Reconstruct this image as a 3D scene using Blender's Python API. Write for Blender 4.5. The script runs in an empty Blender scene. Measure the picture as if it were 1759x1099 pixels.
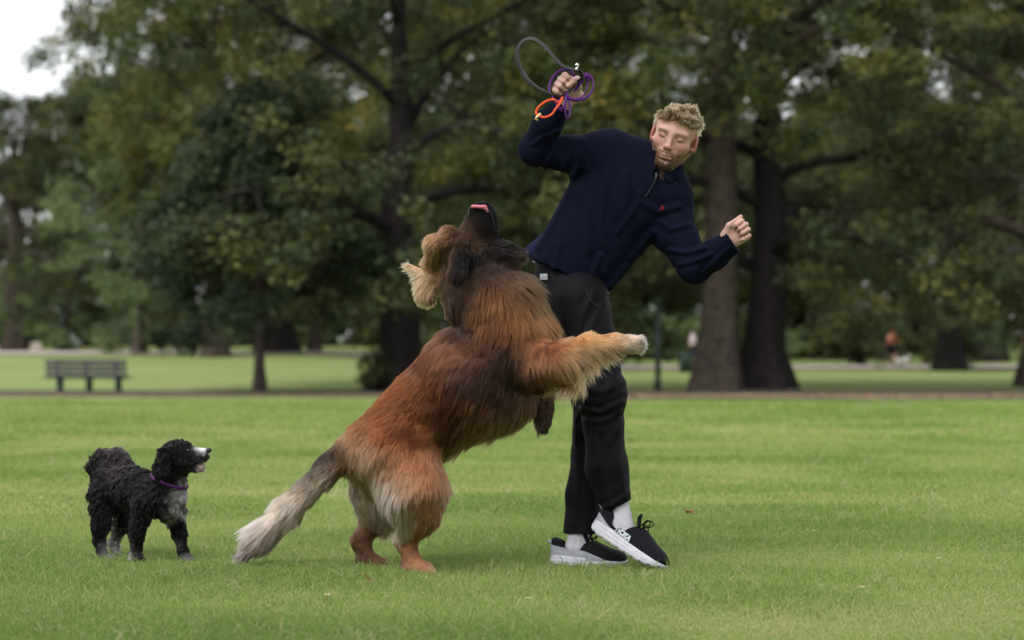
import bpy, math, random
import numpy as np
from mathutils import Vector, Matrix, kdtree

# ------------------------------------------------------------------ camera, world, sun, exposure
scene = bpy.context.scene
COL = scene.collection
CAM_H, FPX, CX, CY = 0.81, 3784.0, 879.5, 549.5          # eye height (m), focal length and centre in photo pixels
PITCH = math.atan(48.5 / FPX)
cam_data = bpy.data.cameras.new("camera")
cam = bpy.data.objects.new("camera", cam_data)
COL.objects.link(cam)
cam.location = (0, 0, CAM_H)
cam.rotation_euler = (math.pi / 2 + PITCH, 0, 0)
cam_data.sensor_width = 36.0
cam_data.lens = FPX / 1759.0 * 36.0
cam_data.clip_start, cam_data.clip_end = 0.1, 3000.0
cam_data.dof.use_dof = True
cam_data.dof.focus_distance = 7.9
cam_data.dof.aperture_fstop = 2.6
scene.camera = cam

SUN_EL, SUN_AZ = math.radians(52), math.radians(215)       # azimuth clockwise from +Y: behind the camera, to its left
world = bpy.data.worlds.new("World")
scene.world = world
world.use_nodes = True
wn, wl = world.node_tree.nodes, world.node_tree.links
wn.clear()
sky = wn.new("ShaderNodeTexSky")
sky.sky_type = 'NISHITA'
sky.sun_disc = False
sky.sun_elevation, sky.sun_rotation = SUN_EL, SUN_AZ
sky.air_density, sky.dust_density, sky.ozone_density = 1.0, 4.0, 1.0
hsv = wn.new("ShaderNodeHueSaturation")                    # overcast: the sky's colour is nearly gone
hsv.inputs['Saturation'].default_value = 0.16
bg = wn.new("ShaderNodeBackground")
bg.inputs['Strength'].default_value = 0.15
wo = wn.new("ShaderNodeOutputWorld")
wl.new(sky.outputs[0], hsv.inputs['Color'])
cloud = wn.new("ShaderNodeMix")                            # even cloud cover over the whole sky
cloud.data_type = 'RGBA'
cloud.inputs[0].default_value = 0.65
cloud.inputs[7].default_value = (2.55, 2.62, 2.75, 1)
wl.new(hsv.outputs[0], cloud.inputs[6])
wl.new(cloud.outputs[2], bg.inputs['Color'])
wl.new(bg.outputs[0], wo.inputs['Surface'])

sun_data = bpy.data.lights.new("sun", 'SUN')
sun_data.energy = 0.55
sun_data.angle = math.radians(35)
sun_data.color = (1.0, 0.96, 0.9)
sun = bpy.data.objects.new("sun", sun_data)
COL.objects.link(sun)
_sd = Vector((math.sin(SUN_AZ) * math.cos(SUN_EL), math.cos(SUN_AZ) * math.cos(SUN_EL), math.sin(SUN_EL)))
sun.rotation_euler = (-_sd).to_track_quat('-Z', 'Y').to_euler()
sun.location = _sd * 50

vs = scene.view_settings
vs.view_transform = 'Standard'
vs.look = 'None'
vs.exposure = 1.65
vs.gamma = 1.0
vs.use_curve_mapping = False
cy = scene.cycles
cy.max_bounces, cy.diffuse_bounces, cy.glossy_bounces = 5, 2, 2
cy.use_adaptive_sampling, cy.adaptive_threshold = True, 0.015
cy.transmission_bounces, cy.transparent_max_bounces = 3, 4
cy.caustics_reflective = cy.caustics_refractive = False
cy.use_denoising = True
try:
    cy.denoiser = 'OPENIMAGEDENOISE'
except Exception:
    pass

# ------------------------------------------------------------------ helpers
f4 = np.float32
rng = np.random.default_rng(7)


def P(px, py, depth):
    """World point seen at photo pixel (px, py) that lies at distance `depth` along +Y."""
    s, c = math.sin(PITCH), math.cos(PITCH)
    dx, du = px - CX, CY - py
    d = np.array([dx, FPX * c - du * s, FPX * s + du * c])
    d = d * (depth / d[1])
    return np.array([d[0], d[1], CAM_H + d[2]])


def srgb(r, g, b):
    v = np.array([r, g, b], float) / 255.0
    return np.where(v <= 0.04045, v / 12.92, ((v + 0.055) / 1.055) ** 2.4)


def tag(o, label=None, cat=None, group=None, kind=None):
    if label: o["label"] = label
    if cat: o["category"] = cat
    if group: o["group"] = group
    if kind: o["kind"] = kind
    return o


def link(o, parent=None):
    COL.objects.link(o)
    if parent is not None:
        o.parent = parent
        o.matrix_parent_inverse = parent.matrix_world.inverted() if parent.type == 'EMPTY' else Matrix()
    return o


def empty(name, loc):
    o = bpy.data.objects.new(name, None)
    o.empty_display_size = 0.1
    COL.objects.link(o)
    o.location = loc
    o.matrix_world = Matrix.Translation(Vector(loc))
    return o


def np_mesh(name, V, F, smooth=True, col=None):
    """mesh from numpy vertices and faces (one array of tris or quads, or a list of such arrays)"""
    me = bpy.data.meshes.new(name)
    V = np.asarray(V, f4)
    Fs = F if isinstance(F, (list, tuple)) else [F]
    Fs = [np.asarray(x, np.int32) for x in Fs if len(x)]
    me.vertices.add(len(V))
    me.vertices.foreach_set('co', V.ravel())
    nl = sum(x.size for x in Fs)
    npol = sum(len(x) for x in Fs)
    me.loops.add(nl)
    me.polygons.add(npol)
    me.loops.foreach_set('vertex_index', np.concatenate([x.ravel() for x in Fs]))
    tot = np.concatenate([np.full(len(x), x.shape[1], np.int32) for x in Fs])
    st = np.concatenate([[0], np.cumsum(tot)[:-1]]).astype(np.int32)
    me.polygons.foreach_set('loop_start', st)
    me.polygons.foreach_set('use_smooth', np.full(npol, smooth))
    me.update(calc_edges=True)
    if col is not None:
        a = me.attributes.new('Col', 'FLOAT_COLOR', 'POINT')
        c = np.ones((len(V), 4), f4)
        c[:, :3] = col
        a.data.foreach_set('color', c.ravel())
    return me


def obj(name, me, mat, parent=None):
    o = bpy.data.objects.new(name, me)
    if mat is not None:
        me.materials.append(mat)
    if parent is None:
        COL.objects.link(o)
    else:
        link(o, parent)
    return o


def merge(parts):
    """join (V, F) pairs that use the same number of corners per face"""
    Vs, Fs, n = [], [], 0
    for V, F in parts:
        Vs.append(np.asarray(V, float)); Fs.append(np.asarray(F) + n); n += len(V)
    return np.concatenate(Vs), np.concatenate(Fs)


def box(c, h, R=None):
    v = np.array([[x, y, z] for x in (-1, 1) for y in (-1, 1) for z in (-1, 1)], float) * np.asarray(h)
    if R is not None:
        v = v @ np.asarray(R).T
    f = np.array([[0, 1, 3, 2], [4, 6, 7, 5], [0, 4, 5, 1], [2, 3, 7, 6], [0, 2, 6, 4], [1, 5, 7, 3]])
    return v + np.asarray(c), f


def bevelled(name, me, mat, parent, w=0.004, seg=2):
    o = obj(name, me, mat, parent)
    m = o.modifiers.new("bevel", 'BEVEL')
    m.width, m.segments = w, seg
    return o


def frame_of(T, up=None):
    T = T / np.linalg.norm(T)
    u = np.array([0, 0, 1.0]) if up is None else np.asarray(up, float)
    if abs(T @ u) > 0.95:
        u = np.array([0, 1.0, 0])
    a = np.cross(u, T); a /= np.linalg.norm(a)
    return a, np.cross(T, a)


def tube(pts, rad, n=8, cap=True):
    """swept round tube through pts, quads (end caps pinch to the centre)"""
    pts = np.asarray(pts, float); rad = np.broadcast_to(np.asarray(rad, float), (len(pts),)).copy()
    if cap:
        e0 = pts[0] - (pts[1] - pts[0]) * 1e-3; e1 = pts[-1] + (pts[-1] - pts[-2]) * 1e-3
        pts = np.vstack([e0, pts, e1]); rad = np.concatenate([[rad[0] * .02], rad, [rad[-1] * .02]])
    T = np.gradient(pts, axis=0)
    V = []
    a, b = frame_of(T[1] if cap else T[0])
    for i in range(len(pts)):
        t = T[i] / (np.linalg.norm(T[i]) + 1e-12)
        a = a - t * (a @ t); a /= np.linalg.norm(a) + 1e-12
        b = np.cross(t, a)
        th = np.arange(n) * 2 * math.pi / n
        V.append(pts[i] + rad[i] * (np.cos(th)[:, None] * a + np.sin(th)[:, None] * b))
    V = np.concatenate(V)
    i, j = np.meshgrid(np.arange(len(pts) - 1), np.arange(n), indexing='ij')
    i, j = i.ravel(), j.ravel()
    F = np.stack([i * n + j, i * n + (j + 1) % n, (i + 1) * n + (j + 1) % n, (i + 1) * n + j], 1)
    return V, F


def catmull(pts, n=12, closed=False):
    pts = np.asarray(pts, float)
    if closed:
        q = np.vstack([pts[-1], pts, pts[0], pts[1]])
    else:
        q = np.vstack([2 * pts[0] - pts[1], pts, 2 * pts[-1] - pts[-2]])
    out = []
    for i in range(1, len(q) - 2):
        t = np.linspace(0, 1, n, endpoint=False)[:, None]
        p0, p1, p2, p3 = q[i - 1], q[i], q[i + 1], q[i + 2]
        out.append(.5 * (2 * p1 + (p2 - p0) * t + (2 * p0 - 5 * p1 + 4 * p2 - p3) * t ** 2 + (3 * p1 - p0 - 3 * p2 + p3) * t ** 3))
    if not closed:
        out.append(q[-2][None])
    return np.concatenate(out)


def strap(pts, wdir, w, t):
    """flat strap swept along pts; wdir: its width direction at each point"""
    pts = np.asarray(pts, float)
    T = np.gradient(pts, axis=0); T /= np.linalg.norm(T, axis=1)[:, None] + 1e-12
    W = np.broadcast_to(np.asarray(wdir, float), pts.shape).copy()
    W -= T * (W * T).sum(1)[:, None]; W /= np.linalg.norm(W, axis=1)[:, None] + 1e-12
    N = np.cross(T, W)
    prof = [(-.5, -.32), (-.42, -.5), (.42, -.5), (.5, -.32), (.5, .32), (.42, .5), (-.42, .5), (-.5, .32)]
    V = np.concatenate([pts[:, None] + (W * a * w)[:, None] + (N * b * t)[:, None] for a, b in prof], 1)
    n = len(prof); m = len(pts)
    V = V.reshape(-1, 3)
    i, j = np.meshgrid(np.arange(m - 1), np.arange(n), indexing='ij'); i, j = i.ravel(), j.ravel()
    F = np.stack([i * n + j, i * n + (j + 1) % n, (i + 1) * n + (j + 1) % n, (i + 1) * n + j], 1)
    caps = np.array([[0, 1, 2, 3], [0, 3, 4, 7], [7, 4, 5, 6]])
    return V, np.concatenate([F, caps, caps[:, ::-1] + (m - 1) * n])


# value noise, vectorised (used to shape geometry)
_perm = np.random.default_rng(3).random((64, 64, 64)).astype(f4)


def vnoise(p, scale):
    q = np.asarray(p) * scale
    i = np.floor(q).astype(np.int64); f = (q - i).astype(f4)
    f = f * f * (3 - 2 * f)
    r = 0
    for dx in (0, 1):
        for dy in (0, 1):
            for dz in (0, 1):
                w = (f[:, 0] if dx else 1 - f[:, 0]) * (f[:, 1] if dy else 1 - f[:, 1]) * (f[:, 2] if dz else 1 - f[:, 2])
                r = r + w * _perm[(i[:, 0] + dx) & 63, (i[:, 1] + dy) & 63, (i[:, 2] + dz) & 63]
    return r * 2 - 1


# ---- smooth solid modelling: shapes blended as distance fields, then skinned to one closed mesh
def smin(a, b, k):
    h = np.clip(.5 + .5 * (b - a) / k, 0, 1)
    return b * (1 - h) + a * h - k * h * (1 - h)


class Solid:
    def __init__(s):
        s.ops, s.disp, s.lo, s.hi = [], None, np.full(3, 1e9), np.full(3, -1e9)

    def _grow(s, c, r):
        s.lo = np.minimum(s.lo, np.asarray(c) - r); s.hi = np.maximum(s.hi, np.asarray(c) + r)

    def cone(s, a, b, r1, r2, k=.02, squash=None, sub=False):
        """tapered limb a->b; squash = (unit axis, factor): factor < 1 flattens it along that axis"""
        a, b = np.asarray(a, f4), np.asarray(b, f4)
        ba = b - a; L2 = max(float(ba @ ba), 1e-10)
        if squash is not None:
            ax = np.asarray(squash[0], f4); ax = ax / np.linalg.norm(ax); fac = squash[1]

        def fn(p):
            v = p - a
            t = np.clip(v @ ba / L2, 0, 1)
            v = v - t[:, None] * ba
            if squash is not None:
                c = v @ ax
                v = v + ax * (c * (1 / fac - 1))[:, None]
                return (np.sqrt((v * v).sum(1)) - (r1 + (r2 - r1) * t)) * (fac if fac < 1 else 1.0) ** .5
            return np.sqrt((v * v).sum(1)) - (r1 + (r2 - r1) * t)
        rr = max(r1, r2) * (max(1, squash[1]) if squash is not None else 1)
        c = (a + b) / 2; br = math.sqrt(L2) / 2 + rr
        s.ops.append((fn, k, c, br, sub))
        if not sub:
            s._grow(a, rr); s._grow(b, rr)
        return s

    def ell(s, c, r, R=None, k=.02, sub=False):
        c = np.asarray(c, f4); r = np.asarray(r, f4)
        R_ = None if R is None else np.asarray(R, f4)      # columns = local axes in world

        def fn(p):
            q = p - c
            if R_ is not None:
                q = q @ R_
            k0 = np.sqrt(((q / r) ** 2).sum(1)); k1 = np.sqrt(((q / (r * r)) ** 2).sum(1))
            return k0 * (k0 - 1) / np.maximum(k1, 1e-6)
        s.ops.append((fn, k, c, float(r.max()), sub))
        if not sub:
            s._grow(c, r.max())
        return s

    def chain(s, pts, rad, k=.02, squash=None):
        for i in range(len(pts) - 1):
            s.cone(pts[i], pts[i + 1], rad[i], rad[i + 1], k, squash)
        return s

    def func(s, fn, c, br, k=.01, sub=False):
        s.ops.append((fn, k, np.asarray(c, f4), br, sub))
        if not sub:
            s._grow(c, br)
        return s

    def cut(s, p0, n, k=.004):
        """keep only the side the normal points away from"""
        p0, n = np.asarray(p0, f4), np.asarray(n, f4); n = n / np.linalg.norm(n)
        s.ops.append((lambda p: -((p - p0) @ n), k, None, 0, True))
        return s

    def add(s, o, k=.01):
        s.ops.append((o.ev, k, None, 0, False))
        s.lo = np.minimum(s.lo, o.lo); s.hi = np.maximum(s.hi, o.hi)
        return s

    def ev(s, p, marg=.08):
        d = np.full(len(p), 1e3, f4)
        for fn, k, c, br, sub in s.ops:
            if c is None:
                e = fn(p)
                d = -smin(-d, e, k) if sub else smin(d, e, k)
            else:
                m = np.nonzero(((p - c) ** 2).sum(1) < (br + marg + k) ** 2)[0]
                if len(m) == 0:
                    continue
                e = fn(p[m]); cur = d[m]
                d[m] = -smin(-cur, e, k) if sub else smin(cur, e, k)
        if s.disp is not None:
            m = np.nonzero(np.abs(d) < .06)[0]
            if len(m):
                d[m] = s.disp(p[m], d[m])
        return d

    def mesh(s, h):
        B = 8
        lo = s.lo - 4 * h; hi = s.hi + 4 * h
        nb = np.ceil((hi - lo) / (B * h)).astype(int)
        n = nb * B
        ci = np.stack(np.meshgrid(*[np.arange(m) for m in nb], indexing='ij'), -1).reshape(-1, 3)
        cc = (lo + (ci * B + (B - 1) / 2) * h).astype(f4)
        dc = np.concatenate([s.ev(x) for x in np.array_split(cc, max(1, len(cc) // 200000))])
        keep = np.abs(dc) < B * h * .87 * 1.6
        D = np.where(dc < 0, -1., 1.).astype(f4).reshape(nb)
        D = np.repeat(np.repeat(np.repeat(D, B, 0), B, 1), B, 2)
        kb = ci[keep]
        off = np.stack(np.meshgrid(*[np.arange(B)] * 3, indexing='ij'), -1).reshape(-1, 3)
        D4 = D.reshape(nb[0], B, nb[1], B, nb[2], B)
        for part in np.array_split(kb, max(1, len(kb) // 600)):
            g = (part[:, None] * B + off[None]).reshape(-1, 3)
            v = s.ev((lo + g * h).astype(f4)).reshape(-1, B, B, B)
            D4[part[:, 0], :, part[:, 1], :, part[:, 2], :] = v
        # surface nets
        I = D < 0
        S = np.zeros(np.array(D.shape) - 1, np.uint8)
        for dx in (0, 1):
            for dy in (0, 1):
                for dz in (0, 1):
                    S += I[dx:dx + S.shape[0], dy:dy + S.shape[1], dz:dz + S.shape[2]]
        act = np.argwhere((S > 0) & (S < 8))
        shp = S.shape
        flat = (act[:, 0] * shp[1] + act[:, 1]) * shp[2] + act[:, 2]
        corners = {}
        for c in [(x, y, z) for x in (0, 1) for y in (0, 1) for z in (0, 1)]:
            corners[c] = D[act[:, 0] + c[0], act[:, 1] + c[1], act[:, 2] + c[2]]
        acc = np.zeros((len(act), 3)); cnt = np.zeros(len(act))
        for c0 in corners:
            for ax in range(3):
                if c0[ax]:
                    continue
                c1 = tuple(1 if q == ax else c0[q] for q in range(3))
                a, b = corners[c0], corners[c1]
                m = (a < 0) != (b < 0)
                t = np.where(m, a / np.where(m, a - b, 1), 0)
                pt = np.array(c0, float)[None].repeat(len(act), 0)
                pt[:, ax] += t
                acc += np.where(m[:, None], pt, 0); cnt += m
        V = lo + (act + acc / np.maximum(cnt, 1)[:, None]) * h
        quads = []
        for ax in range(3):
            u, w = [(1, 2), (2, 0), (0, 1)][ax]
            sl0 = [slice(None)] * 3; sl1 = [slice(None)] * 3
            sl0[ax] = slice(0, -1); sl1[ax] = slice(1, None)
            A, Bn = I[tuple(sl0)], I[tuple(sl1)]
            e = np.argwhere(A != Bn)
            ok = (e[:, u] > 0) & (e[:, w] > 0) & (e[:, u] < shp[u]) & (e[:, w] < shp[w])
            e = e[ok]
            ins = A[e[:, 0], e[:, 1], e[:, 2]]
            idx = []
            for du, dw in ((-1, -1), (0, -1), (0, 0), (-1, 0)):
                q = e.copy(); q[:, u] += du; q[:, w] += dw
                fl = (q[:, 0] * shp[1] + q[:, 1]) * shp[2] + q[:, 2]
                idx.append(np.searchsorted(flat, fl))
            Q = np.stack(idx, 1)
            Q[~ins] = Q[~ins][:, ::-1]
            quads.append(Q)
        return V, np.concatenate(quads)


def vnormals(V, Q):
    n = np.zeros_like(V)
    fn = np.cross(V[Q[:, 2]] - V[Q[:, 0]], V[Q[:, 3]] - V[Q[:, 1]]) if Q.shape[1] == 4 else np.cross(V[Q[:, 1]] - V[Q[:, 0]], V[Q[:, 2]] - V[Q[:, 0]])
    for c in range(Q.shape[1]):
        for a in range(3):
            n[:, a] += np.bincount(Q[:, c], fn[:, a], len(V))
    return n / (np.linalg.norm(n, axis=1)[:, None] + 1e-12)


def scatter(V, Q, N, n, r, weight=None):
    """n random points on the mesh with their normals"""
    T = np.concatenate([Q[:, [0, 1, 2]], Q[:, [0, 2, 3]]])
    ar = np.linalg.norm(np.cross(V[T[:, 1]] - V[T[:, 0]], V[T[:, 2]] - V[T[:, 0]]), axis=1)
    if weight is not None:
        ar = ar * weight[T].mean(1)
    cs = np.cumsum(ar)
    t = T[np.minimum(np.searchsorted(cs, r.random(n) * cs[-1]), len(T) - 1)]
    u, v = r.random(n), r.random(n)
    m = u + v > 1; u[m] = 1 - u[m]; v[m] = 1 - v[m]
    w = np.stack([1 - u - v, u, v], 1)
    p = (V[t] * w[..., None]).sum(1); nn = (N[t] * w[..., None]).sum(1)
    return p, nn / (np.linalg.norm(nn, axis=1)[:, None] + 1e-12)


def hair(name, pts, rad, col, mat, parent=None):
    """strands: pts (n, m, 3), rad (m,) or (n, m), col (n, 3)"""
    n, m = pts.shape[:2]
    cu = bpy.data.hair_curves.new(name)
    cu.add_curves([m] * n)
    cu.attributes['position'].data.foreach_set('vector', np.ascontiguousarray(pts, f4).ravel())
    ra = cu.attributes.get('radius') or cu.attributes.new('radius', 'FLOAT', 'POINT')
    ra.data.foreach_set('value', np.ascontiguousarray(np.broadcast_to(rad, (n, m)), f4).ravel())
    ca = cu.attributes.new('tint', 'FLOAT_COLOR', 'CURVE')
    c = np.ones((n, 4), f4); c[:, :3] = col
    ca.data.foreach_set('color', c.ravel())
    cu.materials.append(mat)
    o = bpy.data.objects.new(name, cu)
    if parent is None:
        COL.objects.link(o)
    else:
        link(o, parent)
    return o


# ------------------------------------------------------------------ materials
def mat(name, color=(.5, .5, .5), rough=.7, spec=.3, attr=None, noise=None, bump=None, sheen=0, metal=0, sss=0, trans=0, amt=.25, wave=None):
    """procedural surface: base colour (or a vertex colour), mottled by noise, with fine relief"""
    m = bpy.data.materials.new(name)
    m.use_nodes = True
    N, L = m.node_tree.nodes, m.node_tree.links
    b = N['Principled BSDF']
    b.inputs['Roughness'].default_value = rough
    b.inputs['Specular IOR Level'].default_value = spec
    b.inputs['Metallic'].default_value = metal
    if sheen:
        b.inputs['Sheen Weight'].default_value = sheen
        b.inputs['Sheen Roughness'].default_value = .5
    if sss:
        b.inputs['Subsurface Weight'].default_value = sss
        b.inputs['Subsurface Radius'].default_value = (.012, .005, .003)
        b.inputs['Subsurface Scale'].default_value = 1.0
    if attr:
        src = N.new('ShaderNodeAttribute'); src.attribute_name = attr
        out = src.outputs['Color']
    else:
        src = N.new('ShaderNodeRGB'); src.outputs[0].default_value = (*color, 1)
        out = src.outputs[0]
    tc = N.new('ShaderNodeTexCoord')
    if noise:
        nz = N.new('ShaderNodeTexNoise'); nz.inputs['Scale'].default_value = noise; nz.inputs['Detail'].default_value = 5
        L.new(tc.outputs['Object'], nz.inputs['Vector'])
        mp = N.new('ShaderNodeMapRange'); mp.inputs[1].default_value = .3; mp.inputs[2].default_value = .7
        mp.inputs[3].default_value = 1 - amt; mp.inputs[4].default_value = 1 + amt
        L.new(nz.outputs[0], mp.inputs[0])
        mx = N.new('ShaderNodeVectorMath'); mx.operation = 'SCALE'
        L.new(out, mx.inputs[0]); L.new(mp.outputs[0], mx.inputs['Scale'])
        out = mx.outputs[0]
    L.new(out, b.inputs['Base Color'])
    if bump:
        sc, st = bump
        n2 = N.new('ShaderNodeTexNoise'); n2.inputs['Scale'].default_value = sc; n2.inputs['Detail'].default_value = 4
        L.new(tc.outputs['Object'], n2.inputs['Vector'])
        bp = N.new('ShaderNodeBump'); bp.inputs['Strength'].default_value = st; bp.inputs['Distance'].default_value = .01
        L.new(n2.outputs[0], bp.inputs['Height']); L.new(bp.outputs[0], b.inputs['Normal'])
    if trans:
        tr = N.new('ShaderNodeBsdfTranslucent'); ms = N.new('ShaderNodeMixShader'); ms.inputs[0].default_value = trans
        L.new(out, tr.inputs['Color'])
        L.new(b.outputs[0], ms.inputs[1]); L.new(tr.outputs[0], ms.inputs[2])
        L.new(ms.outputs[0], N['Material Output'].inputs['Surface'])
    return m


def hair_mat(name, rough=.45, radial=.7):
    m = bpy.data.materials.new(name)
    m.use_nodes = True
    N, L = m.node_tree.nodes, m.node_tree.links
    N.remove(N['Principled BSDF'])
    h = N.new('ShaderNodeBsdfHairPrincipled')
    h.parametrization = 'COLOR'
    h.inputs['Roughness'].default_value = rough
    h.inputs['Radial Roughness'].default_value = radial
    h.inputs['Coat'].default_value = 0.0
    h.inputs['IOR'].default_value = 1.22
    at = N.new('ShaderNodeAttribute'); at.attribute_name = 'tint'
    L.new(at.outputs['Color'], h.inputs['Color'])
    L.new(h.outputs[0], N['Material Output'].inputs['Surface'])
    return m
# ------------------------------------------------------------------ ground
def sstep(a, b, x):
    t = np.clip((x - a) / (b - a), 0, 1)
    return t * t * (3 - 2 * t)


def terr(x, y):
    x, y = np.asarray(x, float), np.asarray(y, float)
    z = np.interp(y, [-60, 14, 30, 48, 58, 64, 72, 100, 150, 300, 900], [0, 0, -.10, -.32, -.45, -.46, -.40, -.12, .30, 1.2, 3])
    z = z + .78 * sstep(66, 90, y) * sstep(2, -9, x) + 1.15 * sstep(105, 150, y) * sstep(17, 27, x)
    return z


def gz(px, depth):
    return float(terr((px - CX) * depth / FPX, depth))


def G(px, depth):
    """point on the ground under photo column px, `depth` metres away"""
    x = (px - CX) * depth / FPX
    return np.array([x, depth, float(terr(x, depth))])


def sheet(xs, ys, dz=0.0, wob=None):
    X, Y = np.meshgrid(xs, ys)
    if wob is not None:
        X, Y = wob(X, Y)
    V = np.column_stack([X.ravel(), Y.ravel(), terr(X.ravel(), Y.ravel()) + dz])
    ny, nx = X.shape
    i, j = np.meshgrid(np.arange(ny - 1), np.arange(nx - 1), indexing='ij'); i, j = i.ravel(), j.ravel()
    return V, np.stack([i * nx + j, i * nx + j + 1, (i + 1) * nx + j + 1, (i + 1) * nx + j], 1)


def ramp_mat(name, scale, cols, stretch=(1, 1, 1), rough=.95, fine=60, fine_amt=.3, bump=None):
    m = bpy.data.materials.new(name); m.use_nodes = True
    N, L = m.node_tree.nodes, m.node_tree.links
    b = N['Principled BSDF']; b.inputs['Roughness'].default_value = rough; b.inputs['Specular IOR Level'].default_value = .12
    tc = N.new('ShaderNodeTexCoord'); mp = N.new('ShaderNodeMapping'); mp.inputs['Scale'].default_value = stretch
    L.new(tc.outputs['Object'], mp.inputs['Vector'])
    nz = N.new('ShaderNodeTexNoise'); nz.inputs['Scale'].default_value = scale; nz.inputs['Detail'].default_value = 6; nz.inputs['Roughness'].default_value = .6
    L.new(mp.outputs[0], nz.inputs['Vector'])
    cr = N.new('ShaderNodeValToRGB'); e = cr.color_ramp.elements
    for k, (p, c) in enumerate(cols):
        el = e[k] if k < 2 else e.new(p)
        el.position = p; el.color = (*c, 1)
    L.new(nz.outputs[0], cr.inputs[0])
    n2 = N.new('ShaderNodeTexNoise'); n2.inputs['Scale'].default_value = fine; n2.inputs['Detail'].default_value = 4
    L.new(tc.outputs['Object'], n2.inputs['Vector'])
    mr = N.new('ShaderNodeMapRange'); mr.inputs[1].default_value = .3; mr.inputs[2].default_value = .7; mr.inputs[3].default_value = 1 - fine_amt; mr.inputs[4].default_value = 1 + fine_amt
    L.new(n2.outputs[0], mr.inputs[0])
    vm = N.new('ShaderNodeVectorMath'); vm.operation = 'SCALE'
    L.new(cr.outputs[0], vm.inputs[0]); L.new(mr.outputs[0], vm.inputs['Scale'])
    L.new(vm.outputs[0], b.inputs['Base Color'])
    if bump:
        bp = N.new('ShaderNodeBump'); bp.inputs['Strength'].default_value = bump; bp.inputs['Distance'].default_value = .03
        L.new(n2.outputs[0], bp.inputs['Height']); L.new(bp.outputs[0], b.inputs['Normal'])
    return m


xs = np.unique(np.concatenate([np.linspace(-14, 14, 57), np.linspace(-45, 45, 61), np.linspace(-500, 500, 41)]))
ys = np.unique(np.concatenate([np.linspace(-60, 14, 30), np.linspace(14, 110, 120), np.linspace(110, 300, 50), np.linspace(300, 900, 10)]))
Vg, Fg = sheet(xs, ys)
M_lawn = ramp_mat("lawn_grass", .55, [(.25, (.138, .185, .055)), (.75, (.208, .232, .090)), (.50, (.168, .210, .070))], (.5, 1, 1), fine=18, fine_amt=.22)
tag(obj("lawn", np_mesh("lawn", Vg, Fg), M_lawn), "wide mown park lawn", kind="structure")

wobx = lambda X, Y: (X, Y + np.clip(58 - Y, 0, 20) * .75 * sstep(1, -4, X) + .35 * np.sin(X * .7) * (Y < 50) + .3 * np.sin(X * 1.9 + 1) + (Y < 52) * (.9 * np.sin(X * .31) + .7 * np.sin(X * 1.17 + 2)))
Vd, Fd = sheet(np.linspace(-60, 60, 180), np.linspace(47.5, 61.2, 12), .03, wobx)
M_dirt = ramp_mat("bare_earth", .9, [(.28, (.085, .105, .036)), (.66, (.165, .115, .085)), (.44, (.125, .096, .066))], (.35, 1, 1), fine=9, fine_amt=.35, bump=.5)
tag(obj("earth_strip", np_mesh("earth_strip", Vd, Fd), M_dirt), "strip of bare brown earth in front of the tree row", kind="structure")
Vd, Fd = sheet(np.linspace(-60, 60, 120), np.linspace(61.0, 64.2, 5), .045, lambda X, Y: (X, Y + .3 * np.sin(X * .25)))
M_lip_shade = mat("grass_lip_shade", (.030, .029, .028), .9, .2, noise=8, amt=.3)
tag(obj("path", np_mesh("path", Vd, Fd), M_lip_shade), "dark strip painted as the shaded lip of grass below the trees", kind="structure")  # no real path: dark sheet standing in for shade at the lawn's far lip


def far_path(X, Y):
    return X, Y + np.interp(X, [-60, -10, 2, 60], [-9, -9, 0, 3])


Vd, Fd = sheet(np.linspace(-60, 60, 120), np.linspace(97.5, 106, 7), .05, far_path)
tag(obj("far_path", np_mesh("far_path", Vd, Fd), mat("pale_gravel", (.40, .34, .33), .95, .1, noise=2, amt=.15)), "pale pinkish path crossing the far lawn", kind="structure")

# ------------------------------------------------------------------ trees
M_bark = mat("bark", srgb(64, 58, 52), .95, .1, noise=5, amt=.45, bump=(9, .9))
M_bark_dark = mat("dark_bark", srgb(34, 31, 30), .95, .1, noise=5, amt=.45, bump=(9, .9))
M_leaf = mat("leaves", attr='Col', rough=.6, spec=.25, trans=.22)


def leaves_at(C, R, n, size, r, cols, flat=.7, droop=.25):
    """n leaves in each clump; C centres, R clump radii"""
    k = len(C)
    N = k * n
    c = np.repeat(C, n, 0); rad = np.repeat(R, n)
    u = r.normal(0, 1, (N, 3)); u /= np.linalg.norm(u, axis=1)[:, None]
    u *= (r.random(N) ** .45)[:, None]
    u[:, 2] *= flat
    base = c + u * rad[:, None]
    a = r.normal(0, 1, (N, 3)) + u * .8; a[:, 2] -= droop * 2
    a /= np.linalg.norm(a, axis=1)[:, None]
    nrm = r.normal(0, .55, (N, 3)) + u * .5; nrm[:, 2] += 1
    w = np.cross(nrm, a); w /= np.linalg.norm(w, axis=1)[:, None] + 1e-9
    up = np.cross(a, w)
    s = size * (.6 + .8 * r.random(N))[:, None]
    V = np.stack([base, base + a * s * .45 + w * s * .42 + up * s * .10, base + a * s, base + a * s * .45 - w * s * .42 + up * s * .10], 1).reshape(-1, 3)
    F = np.arange(4 * N).reshape(-1, 4)
    ct = r.random(k)
    tt = np.clip(np.repeat(ct, n) * .75 + r.random(N) * .4 - .08, 0, 1)
    cc = np.array([np.interp(tt, [p for p, _ in cols], [q[ch] for _, q in cols]) for ch in range(3)]).T
    cc *= (.75 + .5 * r.random(N))[:, None]
    return V, F, np.repeat(cc, 4, 0)


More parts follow.
